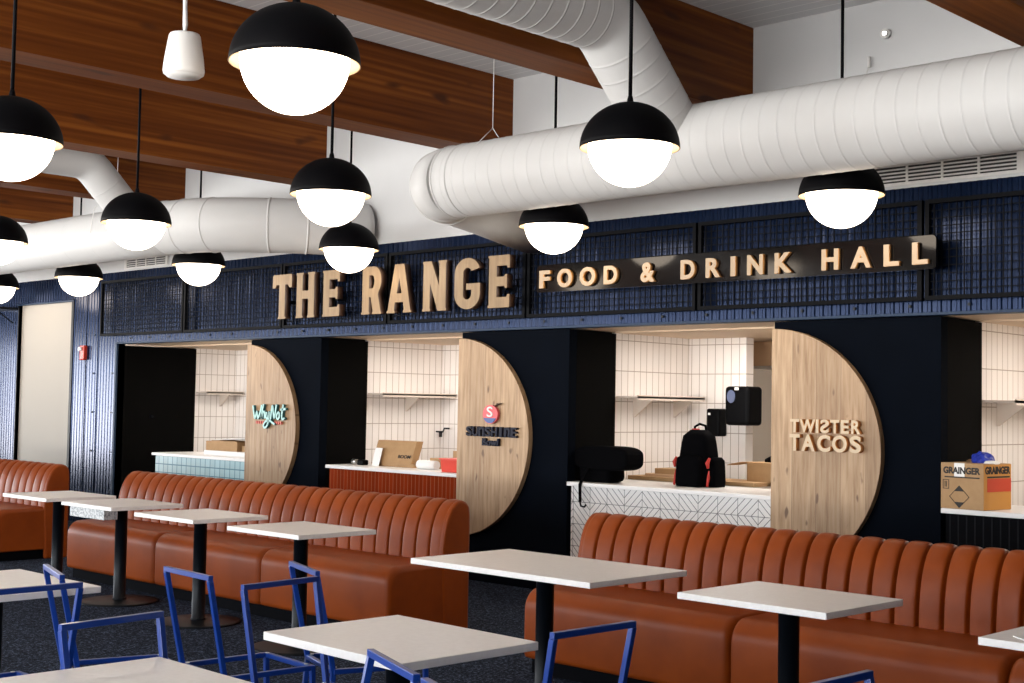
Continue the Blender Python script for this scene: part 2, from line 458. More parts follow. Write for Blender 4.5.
struct('wall_kitchen_right', MB().box(JR[3], JR[3] + .1, W + .1, DEEP, FZ, 2.27), M['kitchen_cream'])
# corridor behind the doorway
struct('wall_corridor', MB().box(-20.2, -15.6, W + .025, W + .07, FZ, 2.90), M['corridor'])
#, MB().box(-20.2, -15.6, W + .07, W + .33, 2.95, 3.05), M['white_paint'])
mb = MB().box(DX0 - .02, DX0, W - .03, W + .1, FZ, DZ + .03).box(DX1, DX1 + .06, W - .03, W + .1, FZ, DZ + .03)
struct('door_1', mb, M['black_metal'], .004)
struct('trim_5', MB().box(DX0 - .06, DX1 + .06, W - .035, W + .1, DZ, DZ + .022), M['navy_trim'], .004)
# rest of the room: window wall behind, ends
wins = [(-24.2 + 3.65 * i, -24.2 + 3.65 * i + 3.25) for i in range(7)]  # last two are unseen, added to brighten the ceiling and upper right wall
mb = MB().box(XL, XR, YB - .2, YB, FZ, .45).box(XL, XR, YB - .2, YB, 3.2, CEIL)
xs = [XL] + [x for w in wins for x in w] + [XR]
for a, b_ in zip(xs[0::2], xs[1::2]): mb.box(a, b_, YB - .2, YB, .45, 3.2)
struct('wall_back', mb, M['navy_wall'])
for i, (a, b_) in enumerate(wins):
    mb = MB().box(a, b_, YB - .14, YB - .06, .45, .51).box(a, b_, YB - .14, YB - .06, 3.14, 3.2)
    for x in (a, (a + b_) / 2 - .03, b_ - .06): mb.box(x, x + .06, YB - .14, YB - .06, .45, 3.2)
    mb.box(a, b_, YB - .13, YB - .07, 2.4, 2.45)
    struct('window_%d' % (i + 1), mb, M['black_metal'])
mb = MB().box(XL - .2, XL, YB, W + .2, FZ, .25).box(XL - .2, XL, YB, W + .2, 2.6, CEIL)
lw = [(-4.4, -1.2), (-.9, 2.3), (2.6, 5.8)]
ys = [YB] + [y for q in lw for y in q] + [W + .2]
for a, b_ in zip(ys[0::2], ys[1::2]): mb.box(XL - .2, XL, a, b_, .25, 2.6)
struct('wall_left', mb, M['navy_wall'])
for i, (a, b_) in enumerate(lw):
    mb = MB().box(XL - .14, XL - .06, a, b_, .25, .31).box(XL - .14, XL - .06, a, b_, 2.54, 2.6)
    for y in (a, (a + b_) / 2 - .03, b_ - .06): mb.box(XL - .14, XL - .06, y, y + .06, .25, 2.6)
    struct('window_%d' % (i + 8), mb, M['black_metal'])
struct('wall_right', MB().box(XR, XR + .2, YB, DEEP, FZ, CEIL), M['navy_wall'])

# ------------------------------------------------------------------ mesh screens on the header
px = [-19.5, -15.77, -13.83, -11.89, -10.15, -8.26, -6.39, -4.45, -2.55, -.7]
names = ['black wire mesh screen at the far end above the first dark bay', 'black wire mesh screen above the aqua tiled bay, second from the far end',
         'black wire mesh screen behind the first two gold letters', 'black wire mesh screen behind the middle of the gold letters',
         'black wire mesh screen behind the end of the gold letters', 'black wire mesh screen behind the start of the charcoal sign board',
         'black wire mesh screen behind the right half of the charcoal sign board', 'black wire mesh screen right of the charcoal sign board']
names = ['black wire mesh screen beside the fire alarm, farthest of the row', 'black wire mesh screen just before the gold letters begin',
         'black wire mesh screen behind the first word of gold letters', 'black wire mesh screen behind the last gold letters',
         'black wire mesh screen behind the first half of the charcoal sign board', 'black wire mesh screen behind the second half of the charcoal sign board',
         'black wire mesh screen past the right end of the charcoal sign board']
for i in range(1, 8):
    a, b_ = px[i] + .012, px[i+1] - .012
    z0, z1 = 2.372, 3.075; y = W - .10
    t = thing('mesh_screen', names[i-1], 'mesh screen', ((a + b_) / 2, y, z0), 0, 'wire mesh screens on the blue header')
    fw = .03
    part(MB().box(a, b_, y - .02, y + .02, z0, z0 + fw).box(a, b_, y - .02, y + .02, z1 - fw, z1)
         .box(a, a + fw, y - .02, y + .02, z0 + fw, z1 - fw).box(b_ - fw, b_, y - .02, y + .02, z0 + fw, z1 - fw), 'frame', M['mesh_black'], t)
    mb = MB(); x = a + fw + .03
    while x < b_ - fw:
        mb.bar((x, y, z0 + fw), (x, y, z1 - fw), .0075); x += .055
    z = z0 + fw + .045
    while z < z1 - fw:
        mb.bar((a + fw, y + .004, z), (b_ - fw, y + .004, z), .0075); z += .055
    part(mb, 'wire_mesh', M['mesh_black'], t)
    for x in (a + .2, b_ - .2):
        for z in (z0 + .015, z1 - .015):
            part(MB().cyl((x, y + .02, z), (x, W - .004, z), .01, 10), 'stand_off', M['mesh_black'], t)

# ------------------------------------------------------------------ gold letters
def arc(cx, cy, rx, ry, a0, a1, n=8):
    return [(cx + rx * math.cos(R(a0 + (a1 - a0) * i / n)), cy + ry * math.sin(R(a0 + (a1 - a0) * i / n))) for i in range(n + 1)]
GL = {
 'T': [[(.30,0),(.70,0),(.70,.03),(.655,.06),(.655,.77),(.80,.77),(.86,.70),(1,.70),(1,.96),(.97,1),(.03,1),(0,.96),(0,.70),(.14,.70),(.20,.77),(.345,.77),(.345,.06),(.30,.03)]],
 'H': [[(0,0),(.38,0),(.38,.03),(.34,.06),(.34,.42),(.66,.42),(.66,.06),(.62,.03),(.62,0),(1,0),(1,.03),(.97,.06),(.97,.94),(1,.97),(1,1),(.62,1),(.62,.97),(.66,.94),(.66,.60),(.34,.60),(.34,.94),(.38,.97),(.38,1),(0,1),(0,.97),(.03,.94),(.03,.06),(0,.03)]],
 'E': [[(0,0),(.97,0),(1,.03),(1,.25),(.90,.25),(.86,.20),(.40,.20),(.40,.41),(.74,.41),(.80,.37),(.88,.37),(.88,.63),(.80,.63),(.74,.59),(.40,.59),(.40,.80),(.86,.80),(.90,.75),(1,.75),(1,.97),(.97,1),(0,1),(0,.97),(.04,.94),(.04,.06),(0,.03)]],
 'R': [[(0,0),(.42,0),(.42,.03),(.38,.06),(.38,.36),(.46,.36),(.58,.06),(.55,.03),(.55,0),(1,0),(1,.03),(.96,.06),(.82,.41)] + arc(.62,.70,.36,.30,-50,90,10) + [(0,1),(0,.97),(.04,.94),(.04,.06),(0,.03)],
       [(.38,.54),(.50,.54)] + arc(.52,.68,.12,.14,-80,90,6) + [(.38,.82)]],
 'A': [[(0,0),(.33,0),(.33,.03),(.30,.06),(.335,.22),(.665,.22),(.70,.06),(.67,.03),(.67,0),(1,0),(1,.03),(.96,.06),(.69,1),(.31,1),(.04,.06),(0,.03)], [(.40,.40),(.60,.40),(.50,.72)]],
 'N': [[(0,0),(.34,0),(.34,.03),(.31,.06),(.31,.56),(.64,0),(1,0),(1,.03),(.97,.06),(.97,.94),(1,.97),(1,1),(.66,1),(.66,.97),(.69,.94),(.69,.50),(.36,1),(0,1),(0,.97),(.03,.94),(.03,.06),(0,.03)]],
 'G': [arc(.5,.70,.5,.30,18,180,12) + arc(.5,.30,.5,.30,180,360,14) + [(1,.50),(.46,.50),(.46,.38),(.66,.38),(.66,.30)] + arc(.5,.29,.16,.10,0,-180,8) + arc(.5,.71,.16,.10,180,20,8)],
}
letters = [('T',-11.852,-11.516,2.468,2.946),('H',-11.438,-11.124,2.466,2.940),('E',-10.991,-10.715,2.463,2.934),('R',-10.368,-10.063,2.461,2.929),('A',-9.981,-9.624,2.459,2.924),
           ('N',-9.468,-9.136,2.457,2.918),('G',-9.028,-8.693,2.452,2.914),('E',-8.59,-8.32,2.452,2.906)]
t = thing('wooden_letter_sign', 'large gold wooden slab letters spelling two words on the mesh screens', 'sign', (-10.1, W - .15, 2.46))
for ch, x0, x1, z0, z1 in letters:
    zc = 2.459; 
    part(wall_letter(outline_mesh(GL[ch], .1, 'letter'), x0, x1, 2.459, 2.93, 8.56, .075), 'letter', [M['oak_letter'], M['letter_side']], t)
    xc = (x0 + x1) / 2
    part(MB().box(xc - .02, xc + .02, 8.635, W - .08, 2.62, 2.66), 'stand_off', M['black_metal'], t)
# ------------------------------------------------------------------ charcoal sign board
t = thing('sign_board', 'long charcoal sign board with pale capital letters and an ampersand', 'sign', (-6.2, 8.62, 2.576))
mb = MB(); x0, x1, z0, z1, r = -8.045, -4.31, 2.577, 2.812, .03
prof = arc(x1 - r, z0 + r, r, r, -90, 0, 5) + arc(x1 - r, z1 - r, r, r, 0, 90, 5) + arc(x0 + r, z1 - r, r, r, 90, 180, 5) + arc(x0 + r, z0 + r, r, r, 180, 270, 5)
part(mb.prism_y(prof, 8.62, 8.66), 'panel', M['board'], t)
for x in (-7.7, -6.2, -4.7): part(MB().box(x - .03, x + .03, 8.66, W - .12, 2.62, 2.77), 'bracket', M['black_metal'], t)
fd = [('F',-7.984,-7.86),('O',-7.774,-7.606),('O',-7.517,-7.344),('D',-7.252,-7.105),('&',-6.859,-6.715),('D',-6.455,-6.318),('R',-6.212,-6.076),('I',-5.978,-5.934),('N',-5.827,-5.685),
      ('K',-5.582,-5.435),('H',-5.182,-5.044),('A',-4.946,-4.785),('L',-4.686,-4.569),('L',-4.47,-4.353)]
for ch, x0, x1 in fd:
    e = .004 if ch in 'O&' else 0
    part(wall_letter(text_mesh(ch, .1, .036), x0, x1, 2.611 - e, 2.764 + e, 8.585, .035), 'letter', [M['cream_letter'], M['cream_side']], t)

# ------------------------------------------------------------------ wooden half discs and their shop signs
semi_lab = ['oak plank half disc beside the aqua tiled counter', 'oak plank half disc beside the brick red counter', 'oak plank half disc beside the chevron tiled counter']
for x0, lab in zip((-12.59, -9.174, -5.719), semi_lab):
    r = .92; zc = 1.288
    prof = [(x0, zc - r), *[(x0 + r * math.cos(R(a)), zc + r * math.sin(R(a))) for a in range(-88, 89, 4)], (x0, zc + r)]
    o = MB().prism_y(prof, 8.77, 8.826).build('half_disc_panel', M['oak'], None, .003)
    tag(o, lab, 'wall panel', 'oak half discs on the navy piers')
    o.location = (0, 0, 0)
# turquoise script
def stroke(mb, pts, w, yf, depth):
    """a flat pen stroke standing on the wall; pts in (x,z), slot 1 on the sides"""
    n = len(pts); L = []; Rr = []
    for i in range(n):
        a = Vector(pts[max(i-1, 0)]); b_ = Vector(pts[min(i+1, n-1)]); d = (b_ - a).normalized(); q = Vector((-d.y, d.x)) * w / 2
        p = Vector(pts[i]); L.append(p + q); Rr.append(p - q)
    prev = None
    for i in range(n):
        c = [mb.bm.verts.new((L[i].x, yf, L[i].y)), mb.bm.verts.new((Rr[i].x, yf, Rr[i].y)), mb.bm.verts.new((Rr[i].x, yf + depth, Rr[i].y)), mb.bm.verts.new((L[i].x, yf + depth, L[i].y))]
        if prev:
            for k in range(4):
                f = mb.bm.faces.new((prev[k], prev[(k+1) % 4], c[(k+1) % 4], c[k])); f.material_index = 0 if k == 0 else 1
        else: mb.bm.faces.new(c).material_index = 1
        prev = c
    mb.bm.faces.new(prev[::-1]).material_index = 1
def smooth_path(pts, k=6):
    out = []
    n = len(pts)
    for i in range(n - 1):
        p0, p1, p2, p3 = (Vector(pts[max(0, min(n-1, j))]) for j in (i-1, i, i+1, i+2))
        for s_ in range(k):
            t_ = s_ / k
            out.append(tuple(.5 * ((2*p1) + (p2-p0)*t_ + (2*p0-5*p1+4*p2-p3)*t_*t_ + (3*p1-p0-3*p2+p3)*t_**3)))
    return out + [tuple(pts[-1])]
t = thing('script_sign', 'turquoise handwritten script sign with a swash on the farthest oak half disc', 'sign', (-12.1, 8.76, 1.37))
ST = [[(0,.9),(.03,.45),(.07,.05),(.13,.5),(.16,.05),(.24,.55),(.27,.95)],                 # W
      [(.33,1.0),(.29,.5),(.27,.05),(.31,.42),(.36,.48),(.37,.05)],                        # h
      [(.42,.5),(.41,.15),(.46,.08),(.50,.5),(.50,.15),(.46,-.35),(.38,-.55),(.34,-.40),(.40,-.15),(.52,-.08),(.62,-.22),(.68,-.30)],  # y and swash
      [(.55,.0),(.60,.92),(.66,.1),(.72,1.0)],                                              # N
      [(.77,.5),(.73,.25),(.76,.05),(.81,.15),(.81,.42),(.77,.5)],                          # o
      [(.92,1.0),(.89,.4),(.90,.05),(.97,.12)], [(.84,.66),(1.0,.72)]]                      # t
X0, XW, Z0, ZH = -12.40, .60, 1.385, .165
for k_, s_ in enumerate(ST):
    mb = MB(); stroke(mb, smooth_path([(X0 + XW * a, Z0 + ZH * b_) for a, b_ in s_]), .024, 8.73, .03)
    part(mb, 'letter' if k_ != 6 else 'letter_crossbar', [M['turquoise'], M['teal_side']], t)
mb = MB()
for x0 in (-12.36, -12.32, -12.28, -12.24, -12.02, -11.985, -11.95, -11.915):
    mb.box(x0, x0 + .022, 8.745, 8.765, 1.335, 1.365)
part(mb, 'small_lettering', M['coral'], t, label='row of tiny coral letters under the script')
# navy two line sign with badge
t = thing('navy_letter_sign', 'navy two line sign under a round coral badge on the middle oak half disc', 'sign', (-8.7, 8.76, 1.2))
xs = [-9.023 + .657 * k / 8.0 for k in range(9)]
for ch, a, b_ in zip('SUNSHINE', xs, xs[1:]):
    w = b_ - a
    part(wall_letter(text_mesh(ch if ch != 'N' else 'n', .1, .03), a + (.002 if ch != 'I' else .022), b_ - .006 if ch != 'I' else b_ - .026, 1.297, 1.389, 8.735, .03), 'letter', M['navy_letter'], t)
part(wall_letter(text_mesh('Bowl', .1, .03), -8.81, -8.60, 1.214, 1.284, 8.735, .03), 'lower_word', M['navy_letter'], t)
mb = MB(); prof = [(-8.708 + .096 * math.cos(R(a)), 1.502 + .086 * math.sin(R(a))) for a in range(0, 360, 10)]
bd = part(mb.prism_y(prof, 8.735, 8.765), 'badge', M['logo_pink'], t)
prof = [(-8.708 + .088 * math.cos(R(a)), 1.502 + .080 * math.sin(R(a))) for a in range(205, 336, 10)]
part(MB().prism_y(prof, 8.729, 8.736), 'badge_band', M['logo_blue'], t)
part(wall_letter(text_mesh('S', .1, .01), -8.745, -8.672, 1.478, 1.572, 8.728, .008), 'badge_initial', M['paper'], t)
part(MB().sweep([(-8.66, 8.75, 1.575), (-8.63, 8.75, 1.595), (-8.575, 8.75, 1.603)], [.006, .012, .003], 8), 'leaf', M['letter_side'], t)
# pale maple letters
t = thing('maple_letter_sign', 'pale maple two line letter sign with a mirrored character on the nearest oak half disc', 'sign', (-5.2, 8.76, 1.29))
for ch, a, b_ in [('T',-5.521,-5.442),('W',-5.439,-5.306),('I',-5.302,-5.278),('S',-5.265,-5.192),('T',-5.181,-5.106),('E',-5.095,-5.027),('R',-5.010,-4.935)]:
    part(wall_letter(text_mesh(ch, .1, .032), a, b_, 1.427, 1.526, 8.72, .045, mirror=(ch == 'S')), 'letter', [M['pale_letter'], M['pale_side']], t)
for ch, a, b_ in [('T',-5.524,-5.437),('A',-5.424,-5.309),('C',-5.289,-5.180),('O',-5.164,-5.044),('S',-5.021,-4.930)]:
    part(wall_letter(text_mesh(ch, .1, .034), a, b_, 1.290, 1.414, 8.72, .045), 'letter', [M['pale_letter'], M['pale_side']], t)

# ------------------------------------------------------------------ counters
cl = [('tile_aqua', 'counter clad in small aqua square tiles with white top', -14.592, JR[0] - .0),
      ('tile_brick', 'counter clad in brick red stick tiles with white top', JL[1] + .14, JR[1]),
      ('tile_chevron', 'counter clad in white tiles with black chevron lines', JL[2] + .01, JR[2]),
      ('tile_black', 'counter clad in black stick tiles with white top', JL[3] + .01, JR[3])]
for k_, (mt, lab, a, b_) in enumerate(cl):
    t = thing('service_counter', lab, 'counter', ((a + b_) / 2, 9.1, 0), 0, 'service counters in the bays')
    part(MB().box(a + .012, b_ - .004, W + .03, 9.50, FZ, .90), 'tiled_base', M[mt], t)
    part(MB().box(a, b_ - .002, W - .02, 9.56, .90, .935), 'worktop', M['counter_top'], t, .004)

# shelves on the tiled partitions
for k_, (x, y1, lab) in enumerate(((JL[0], 10.55, 'pale steel wall shelf above the aqua tiled counter'), (JL[1], 10.58, 'pale steel wall shelf above the brick red counter'),
                    (JL[2], 10.50, 'pale steel wall shelf above the chevron tiled counter'), (JL[3], 10.5, 'pale steel wall shelf above the black tiled counter'))):
    y0 = (9.98 if k_ == 0 else 9.49)
    t = thing('wall_shelf', lab, 'shelf', (x, (y0 + y1) / 2, 1.66), 0, 'steel shelves in the kitchens')
    part(MB().box(x - .01, x + .25, y0, y1, 1.672, 1.69).box(x + .235, x + .25, y0, y1, 1.655, 1.70), 'shelf_board', M['shelf'], t)
    for y in ((10.36, 9.75) if k_ in (2, 3) else (10.36 if k_ == 0 else 10.05,)):
        mb = MB(); pr = [(x - .01, 1.50), (x + .004, 1.50), (x + .23, 1.672), (x - .01, 1.672)]
        part(mb.prism_y(pr, y - .012, y + .012), 'bracket', M['shelf'], t)

# paper towel dispenser
t = thing('towel_dispenser', 'large glossy black paper towel dispenser on the white tiled stub', 'dispenser', (-7.2, 10.6, 1.45))
part(MB().rbox(-7.27, -7.00, 10.36, 10.60, 1.44, 1.80, .035, 4), 'housing', M['black_plastic'], t)
part(MB().lathe([(0, 0), (.001, 0)], 4) if False else MB().prism_y([(-7.19 + .045 * math.cos(R(a)), 1.705 + .06 * math.sin(R(a))) for a in range(0, 360, 15)], 10.352, 10.362), 'view_window', M['dark_screen'], t)
part(MB().box(-7.15, -7.11, 10.353, 10.361, 1.765, 1.790), 'lock_tab', M['paper'], t)
t = thing('soap_dispenser', 'small glossy black soap dispenser left of the towel dispenser', 'dispenser', (-7.45, 10.6, 1.33))
part(MB().rbox(-7.55, -7.40, 10.47, 10.60, 1.33, 1.59, .018, 3), 'housing', M['black_plastic'], t)
part(MB().box(-7.525, -7.50, 10.463, 10.471, 1.53, 1.55), 'indicator', M['paper'], t)
# exhaust hood far back in the nearest visible kitchen
t = thing('exhaust_hood', 'wood faced exhaust hood deep in the chevron tiled kitchen', 'hood', (-6.9, 11.6, 2.0))
part(MB().box(-7.6, -5.9, 11.3, 12.3, 2.02, 2.26), 'canopy', M['copper'], t)
part(MB().box(-7.62, -5.88, 11.28, 12.3, 1.99, 2.02), 'lip', M['steel'], t)

# ------------------------------------------------------------------ things on the counters
CT = .935
# black camera style bag
t = thing('black_bag', 'black padded case with hanging strap at the left end of the chevron counter', 'bag', (-7.52, 9.12, CT))
mb = MB(); mb.rbox(-7.80, -7.44, 8.92, 9.16, CT, CT + .17, .05, 4); part(mb, 'lower_case', M['black_cloth'], t)
mb = MB()
pr = []
for a in range(0, 360, 12):
    ca, sa = math.cos(R(a)), math.sin(R(a)); e = .55
    pr.append((-7.53 + .30 * math.copysign(abs(ca) ** e, ca), 1.145 + .105 * math.copysign(abs(sa) ** e, sa)))
mb.prism_y(pr, 8.90, 9.14, smooth=False); part(mb, 'upper_case', M['black_cloth'], t, .02)
st = part(MB().bar((-7.66, 8.92, 1.08), (-7.66, 8.795, .92), .03, .006).bar((-7.66, 8.795, .925), (-7.655, 8.795, .77), .03, .006, (0, 1, 0)), 'strap', M['black_cloth'], t)
sub(MB().sweep([(-7.655, 8.793, .77), (-7.64, 8.79, .735), (-7.60, 8.79, .73), (-7.585, 8.79, .75)], .008, 8), 'hook', M['black_metal'], st)
# backpack
t = thing('backpack', 'black backpack with red straps standing on the chevron tiled counter', 'backpack', (-6.78, 9.32, CT))
def shell(x0, x1, y0, y1, z0, z1, taper, mb, e=.5, n=28, rows=9):
    rings = []
    cx, cy = (x0 + x1) / 2, (y0 + y1) / 2
    for j in range(rows + 1):
        tt = j / rows; z = z0 + (z1 - z0) * tt
        s_ = (1 - (1 - taper) * tt ** 2.2)
        if tt > .86: s_ *= math.sqrt(max(0, 1 - ((tt - .86) / .145) ** 2)) * .55 + .45
        if tt < .08: s_ *= .93
        ring = []
        for k in range(n):
            a = 2 * PI * k / n; ca, sa = math.cos(a), math.sin(a)
            ring.append(mb.bm.verts.new((cx + (x1 - x0) / 2 * s_ * math.copysign(abs(ca) ** e, ca), cy + (y1 - y0) / 2 * s_ * math.copysign(abs(sa) ** e, sa), z)))
        rings.append(ring)
    for a, b_ in zip(rings, rings[1:]):
        for k in range(n):
            f = mb.bm.faces.new((a[k], a[(k+1) % n], b_[(k+1) % n], b_[k])); f.smooth = True
    mb.bm.faces.new(rings[0][::-1]); mb.bm.faces.new(rings[-1])
    return mb
part(shell(-6.955, -6.625, 9.20, 9.44, CT + .003, CT + .475, .72, MB()), 'main_body', M['black_cloth'], t)
part(shell(-6.92, -6.66, 9.14, 9.24, CT + .003, CT + .27, .85, MB()), 'front_pocket', M['black_cloth'], t)
part(shell(-6.65, -6.57, 9.24, 9.42, CT + .003, CT + .25, .85, MB()), 'side_pocket', M['black_cloth'], t)
part(MB().sweep([(-6.85, 9.34, CT + .455), (-6.85, 9.34, CT + .50), (-6.80, 9.34, CT + .525), (-6.74, 9.34, CT + .51), (-6.73, 9.34, CT + .455)], .011, 8), 'carry_handle', M['black_cloth'], t)
part(MB().box(-6.87, -6.82, 9.32, 9.37, CT + .452, CT + .485), 'handle_tab', M['red_cloth'], t, .004)
for x in (-6.945, -6.605):
    part(MB().sweep([(x, 9.215, CT + .245), (x - .012, 9.20, CT + .20), (x, 9.195, CT + .16)], [.010, .018, .010], 8), 'side_strap', M['red_cloth'], t)
    part(MB().sweep([(x + .005, 9.20, CT + .14), (x + .018, 9.175, CT + .08), (x + .01, 9.17, CT + .01)], [.005, .012, .010], 8), 'side_trim', M['red_cloth'], t)
# boards and boxes behind the backpack
def flat_box(name, lab, cat, x0, x1, y0, y1, z0, z1, mt, rz=0., group=None, bev=.003):
    cx, cy = (x0 + x1) / 2, (y0 + y1) / 2
    o = MB().box(x0 - cx, x1 - cx, y0 - cy, y1 - cy, 0, z1 - z0).build(name, M[mt], None, bev)
    o.location = (cx, cy, z0); o.rotation_euler = (0, 0, rz)
    return tag(o, lab, cat, group)
# back worktop carrying them
t = thing('work_table', 'steel work table behind the chevron tiled counter', 'table', (-6.9, 10.1, 0))
part(MB().box(-7.83, -6.2, 9.60, 10.24, .90, .935), 'table_top', M['steel'], t, .003)
for x in (-7.74, -6.26):
    for y in (9.66, 10.18): part(MB().cyl((x, y, FZ), (x, y, .90), .02, 12), 'leg', M['steel'], t)
part(MB().box(-7.74, -6.26, 9.66, 10.18, .25, .27), 'lower_shelf', M['steel'], t)
flat_box('wooden_board', 'broad tan board lying lowest behind the backpack', 'board', -7.81, -6.45, 9.63, 10.06, CT, CT + .035, 'card')
flat_box('wooden_board', 'narrow tan board on top of the broad one', 'board', -7.66, -7.12, 9.70, 9.95, CT + .035, CT + .06, 'copper', R(6))
flat_box('cardboard_tray', 'shallow cardboard tray on the boards left of the backpack', 'tray', -7.56, -7.10, 9.71, 9.93, CT + .06, CT + .11, 'card', R(3))
t = thing('cardboard_box', 'open cardboard box with raised flap right of the backpack', 'box', (-6.45, 9.98, CT + .035))
part(MB().box(-6.66, -6.24, 9.84, 10.14, CT + .035, CT + .20), 'carton', M['card'], t, .003)
part(MB().bar((-6.66, 9.84, CT + .20), (-6.80, 9.84, CT + .17), .006, .2, (0, 1, 0)), 'flap', M['card'], t)
o = MB().sweep([(-6.56, 10.0, CT + .203), (-6.44, 9.98, CT + .24), (-6.30, 10.0, CT + .215)], [.03, .05, .03], 10).build('black_cloth_bundle', M['black_cloth'])
tag(o, 'black cloth bundle lying on the open cardboard box', 'cloth')
# brick bay things
t = thing('cardboard_box', 'tilted cardboard box with printed front on the brick red counter', 'box', (-10.5, 9.25, CT))
mb = MB(); pr = [(9.16, CT), (9.42, CT), (9.50, CT + .04), (9.22, CT + .275), (9.17, CT + .04)]
part(MB().prism_x([(9.15, CT), (9.40, CT), (9.40, CT + .035), (9.15, CT + .035)], -10.86, -10.20), 'base', M['card'], t)
part(MB().prism_x([(9.15, CT + .036), (9.24, CT + .036), (9.315, CT + .265), (9.225, CT + .265)], -10.84, -10.24), 'carton', [M['card']], t)
def decal(mb2, name, mats, parent): return part(mb2, name, mats, parent)
bm = text_mesh('BOOM', .1, .012, .3); 
w_ = wall_letter(bm, -10.46, -10.26, CT + .09, CT + .125, 9.1635, .003); part(w_, 'printed_word', M['ink'], t)
o = MB().prism_x([(9.095, CT), (9.102, CT), (9.152, CT + .185), (9.145, CT + .185)], -10.79, -10.68).build('paper_sheet', M['paper'])
tag(o, 'white paper slip propped against the tilted cardboard box', 'paper')
t = thing('black_gadget', 'small black and silver gadget at the left end of the brick red counter', 'gadget', (-11.0, 9.1, CT))
part(MB().rbox(-10.99, -10.89, 9.06, 9.14, CT, CT + .055, .012, 2), 'body', M['black_plastic'], t)
part(MB().cyl((-11.02, 9.09, CT + .03), (-11.08, 9.08, CT + .032), .026, 16), 'silver_end', M['steel'], t)
t = thing('paper_roll', 'white paper roll lying beside the red bin', 'roll', (-9.95, 9.1, CT))
mb = MB(); mb.cyl((-10.06, 9.10, CT + .045), (-9.80, 9.10, CT + .045), .045, 20); part(mb, 'roll', M['paper'], t)
part(MB().cyl((-10.064, 9.10, CT + .045), (-10.058, 9.10, CT + .045), .018, 14), 'core', M['card_side'], t)
t = thing('red_bin', 'bright red plastic bin on the brick red counter', 'bin', (-9.56, 9.02, CT))
mb = MB(); mb.prism_x([(8.92, CT), (9.10, CT), (9.12, CT + .12), (8.90, CT + .12)], -9.54, -9.30); part(mb, 'tub', M['red_plastic'], t, .006)
part(MB().box(-9.55, -9.29, 8.89, 9.13, CT + .118, CT + .132), 'rim', M['red_plastic'], t, .003)
flat_box('cardboard_box', 'flat brown carton behind the white paper roll', 'box', -10.10, -9.74, 9.28, 9.50, CT, CT + .105, 'card')
flat_box('cardboard_box', 'taller brown carton behind the red bin', 'box', -9.72, -9.30, 9.24, 9.48, CT, CT + .19, 'card')
t = thing('wall_tap', 'small dark wall tap on the tiles above the brick red counter', 'tap', (-11.33, 10.30, 1.27))
part(MB().sweep([(JL[1] - .012, 10.52, 1.27), (JL[1] + .10, 10.52, 1.27), (JL[1] + .12, 10.52, 1.31), (JL[1] + .20, 10.52, 1.31)], .010, 8), 'pipe', M['black_metal'], t)
part(MB().sweep([(JL[1] + .06, 10.52, 1.265), (JL[1] + .06, 10.52, 1.21)], .02, 10), 'valve', M['black_metal'], t)
# aqua bay cartons
flat_box('cardboard_box', 'pale flat carton lying on the aqua counter, lowest of the pile', 'box', -13.78, -12.75, 9.02, 9.42, CT, CT + .055, 'paper')
flat_box('cardboard_box', 'brown carton in the middle of the pile on the aqua counter', 'box', -13.76, -13.15, 9.04, 9.38, CT + .055, CT + .165, 'card', R(2))
flat_box('cardboard_box', 'brown carton partly behind the half disc on the aqua counter', 'box', -13.12, -12.70, 9.10, 9.40, CT + .055, CT + .125, 'card')
t = thing('folded_cardboard', 'loose folded cardboard sheets topping the pile on the aqua counter', 'cardboard', (-13.4, 9.22, CT + .165))
part(MB().box(-13.72, -13.2, 9.08, 9.36, CT + .165, CT + .173), 'sheet', M['card'], t)
part(MB().bar((-13.68, 9.22, CT + .178), (-12.75, 9.22, CT + .225), .28, .008, (0, 0, 1)), 'sheet', M['paper'], t)

# printed carton on the black counter
t = thing('printed_carton', 'open printed cardboard box with hazard diamond on the black tiled counter', 'box', (-4.19, 8.98, CT), R(-7), local=True)
hw, hd, hh = .165, .17, .315
part(MB().box(-hw, hw, -hd, hd, 0, hh), 'carton', M['card'], t, .003)
part(MB().box(hw, hw + .0015, -hd + .002, hd - .002, .003, hh - .004), 'end_panel', M['orange_print'], t)
part(MB().box(hw + .001, hw + .003, -hd + .04, hd - .004, .125, .215), 'red_band', M['red_print'], t)
bm = text_mesh('GRAINGER', .1, .045); w_ = wall_letter(bm, -hw + .02, hw - .025, .240, .288, -hd - .002, .002); part(w_, 'front_lettering', M['ink'], t)
part(MB().box(-hw + .03, hw - .03, -hd - .0015, -hd, .213, .222), 'front_small_print', M['ink'], t)
bm = text_mesh('GRAINGER', .1, .045)
mb = wall_letter(bm, -hd + .015, hd - .015, .245, .298, 0, .002)
for v_ in mb.bm.verts: x, y, z = v_.co; v_.co = (hw + .0035 - y, x, z)
part(mb, 'end_lettering', M['ink'], t)
part(MB().box(hw + .001, hw + .003, -hd + .04, hd - .02, .22, .231), 'end_small_print', M['ink'], t)
dm = MB(); y_ = -hd - .002
for (ax, az), (bx, bz) in (((-.02, .16), (.055, .085)), ((.055, .085), (-.02, .01)), ((-.02, .01), (-.095, .085)), ((-.095, .085), (-.02, .16))):
    dm.bar((ax, y_, az), (bx, y_, bz), .003, .003, (0, 1, 0))
dm.prism_y([(-.02, .158), (-.055, .122), (.015, .122)], y_ - .0005, y_ + .001); dm.prism_y([(-.02, .012), (.015, .048), (-.055, .048)], y_ - .0005, y_ + .001)
part(dm, 'hazard_diamond', M['ink'], t)
dm = MB()
for a in ((-.148, -.1, .195, .199), (-.148, -.1, .135, .139)): dm.box(a[0], a[1], y_, -hd, a[2], a[3])
for a in (-.148, -.104): dm.box(a, a + .004, y_, -hd, .135, .199)
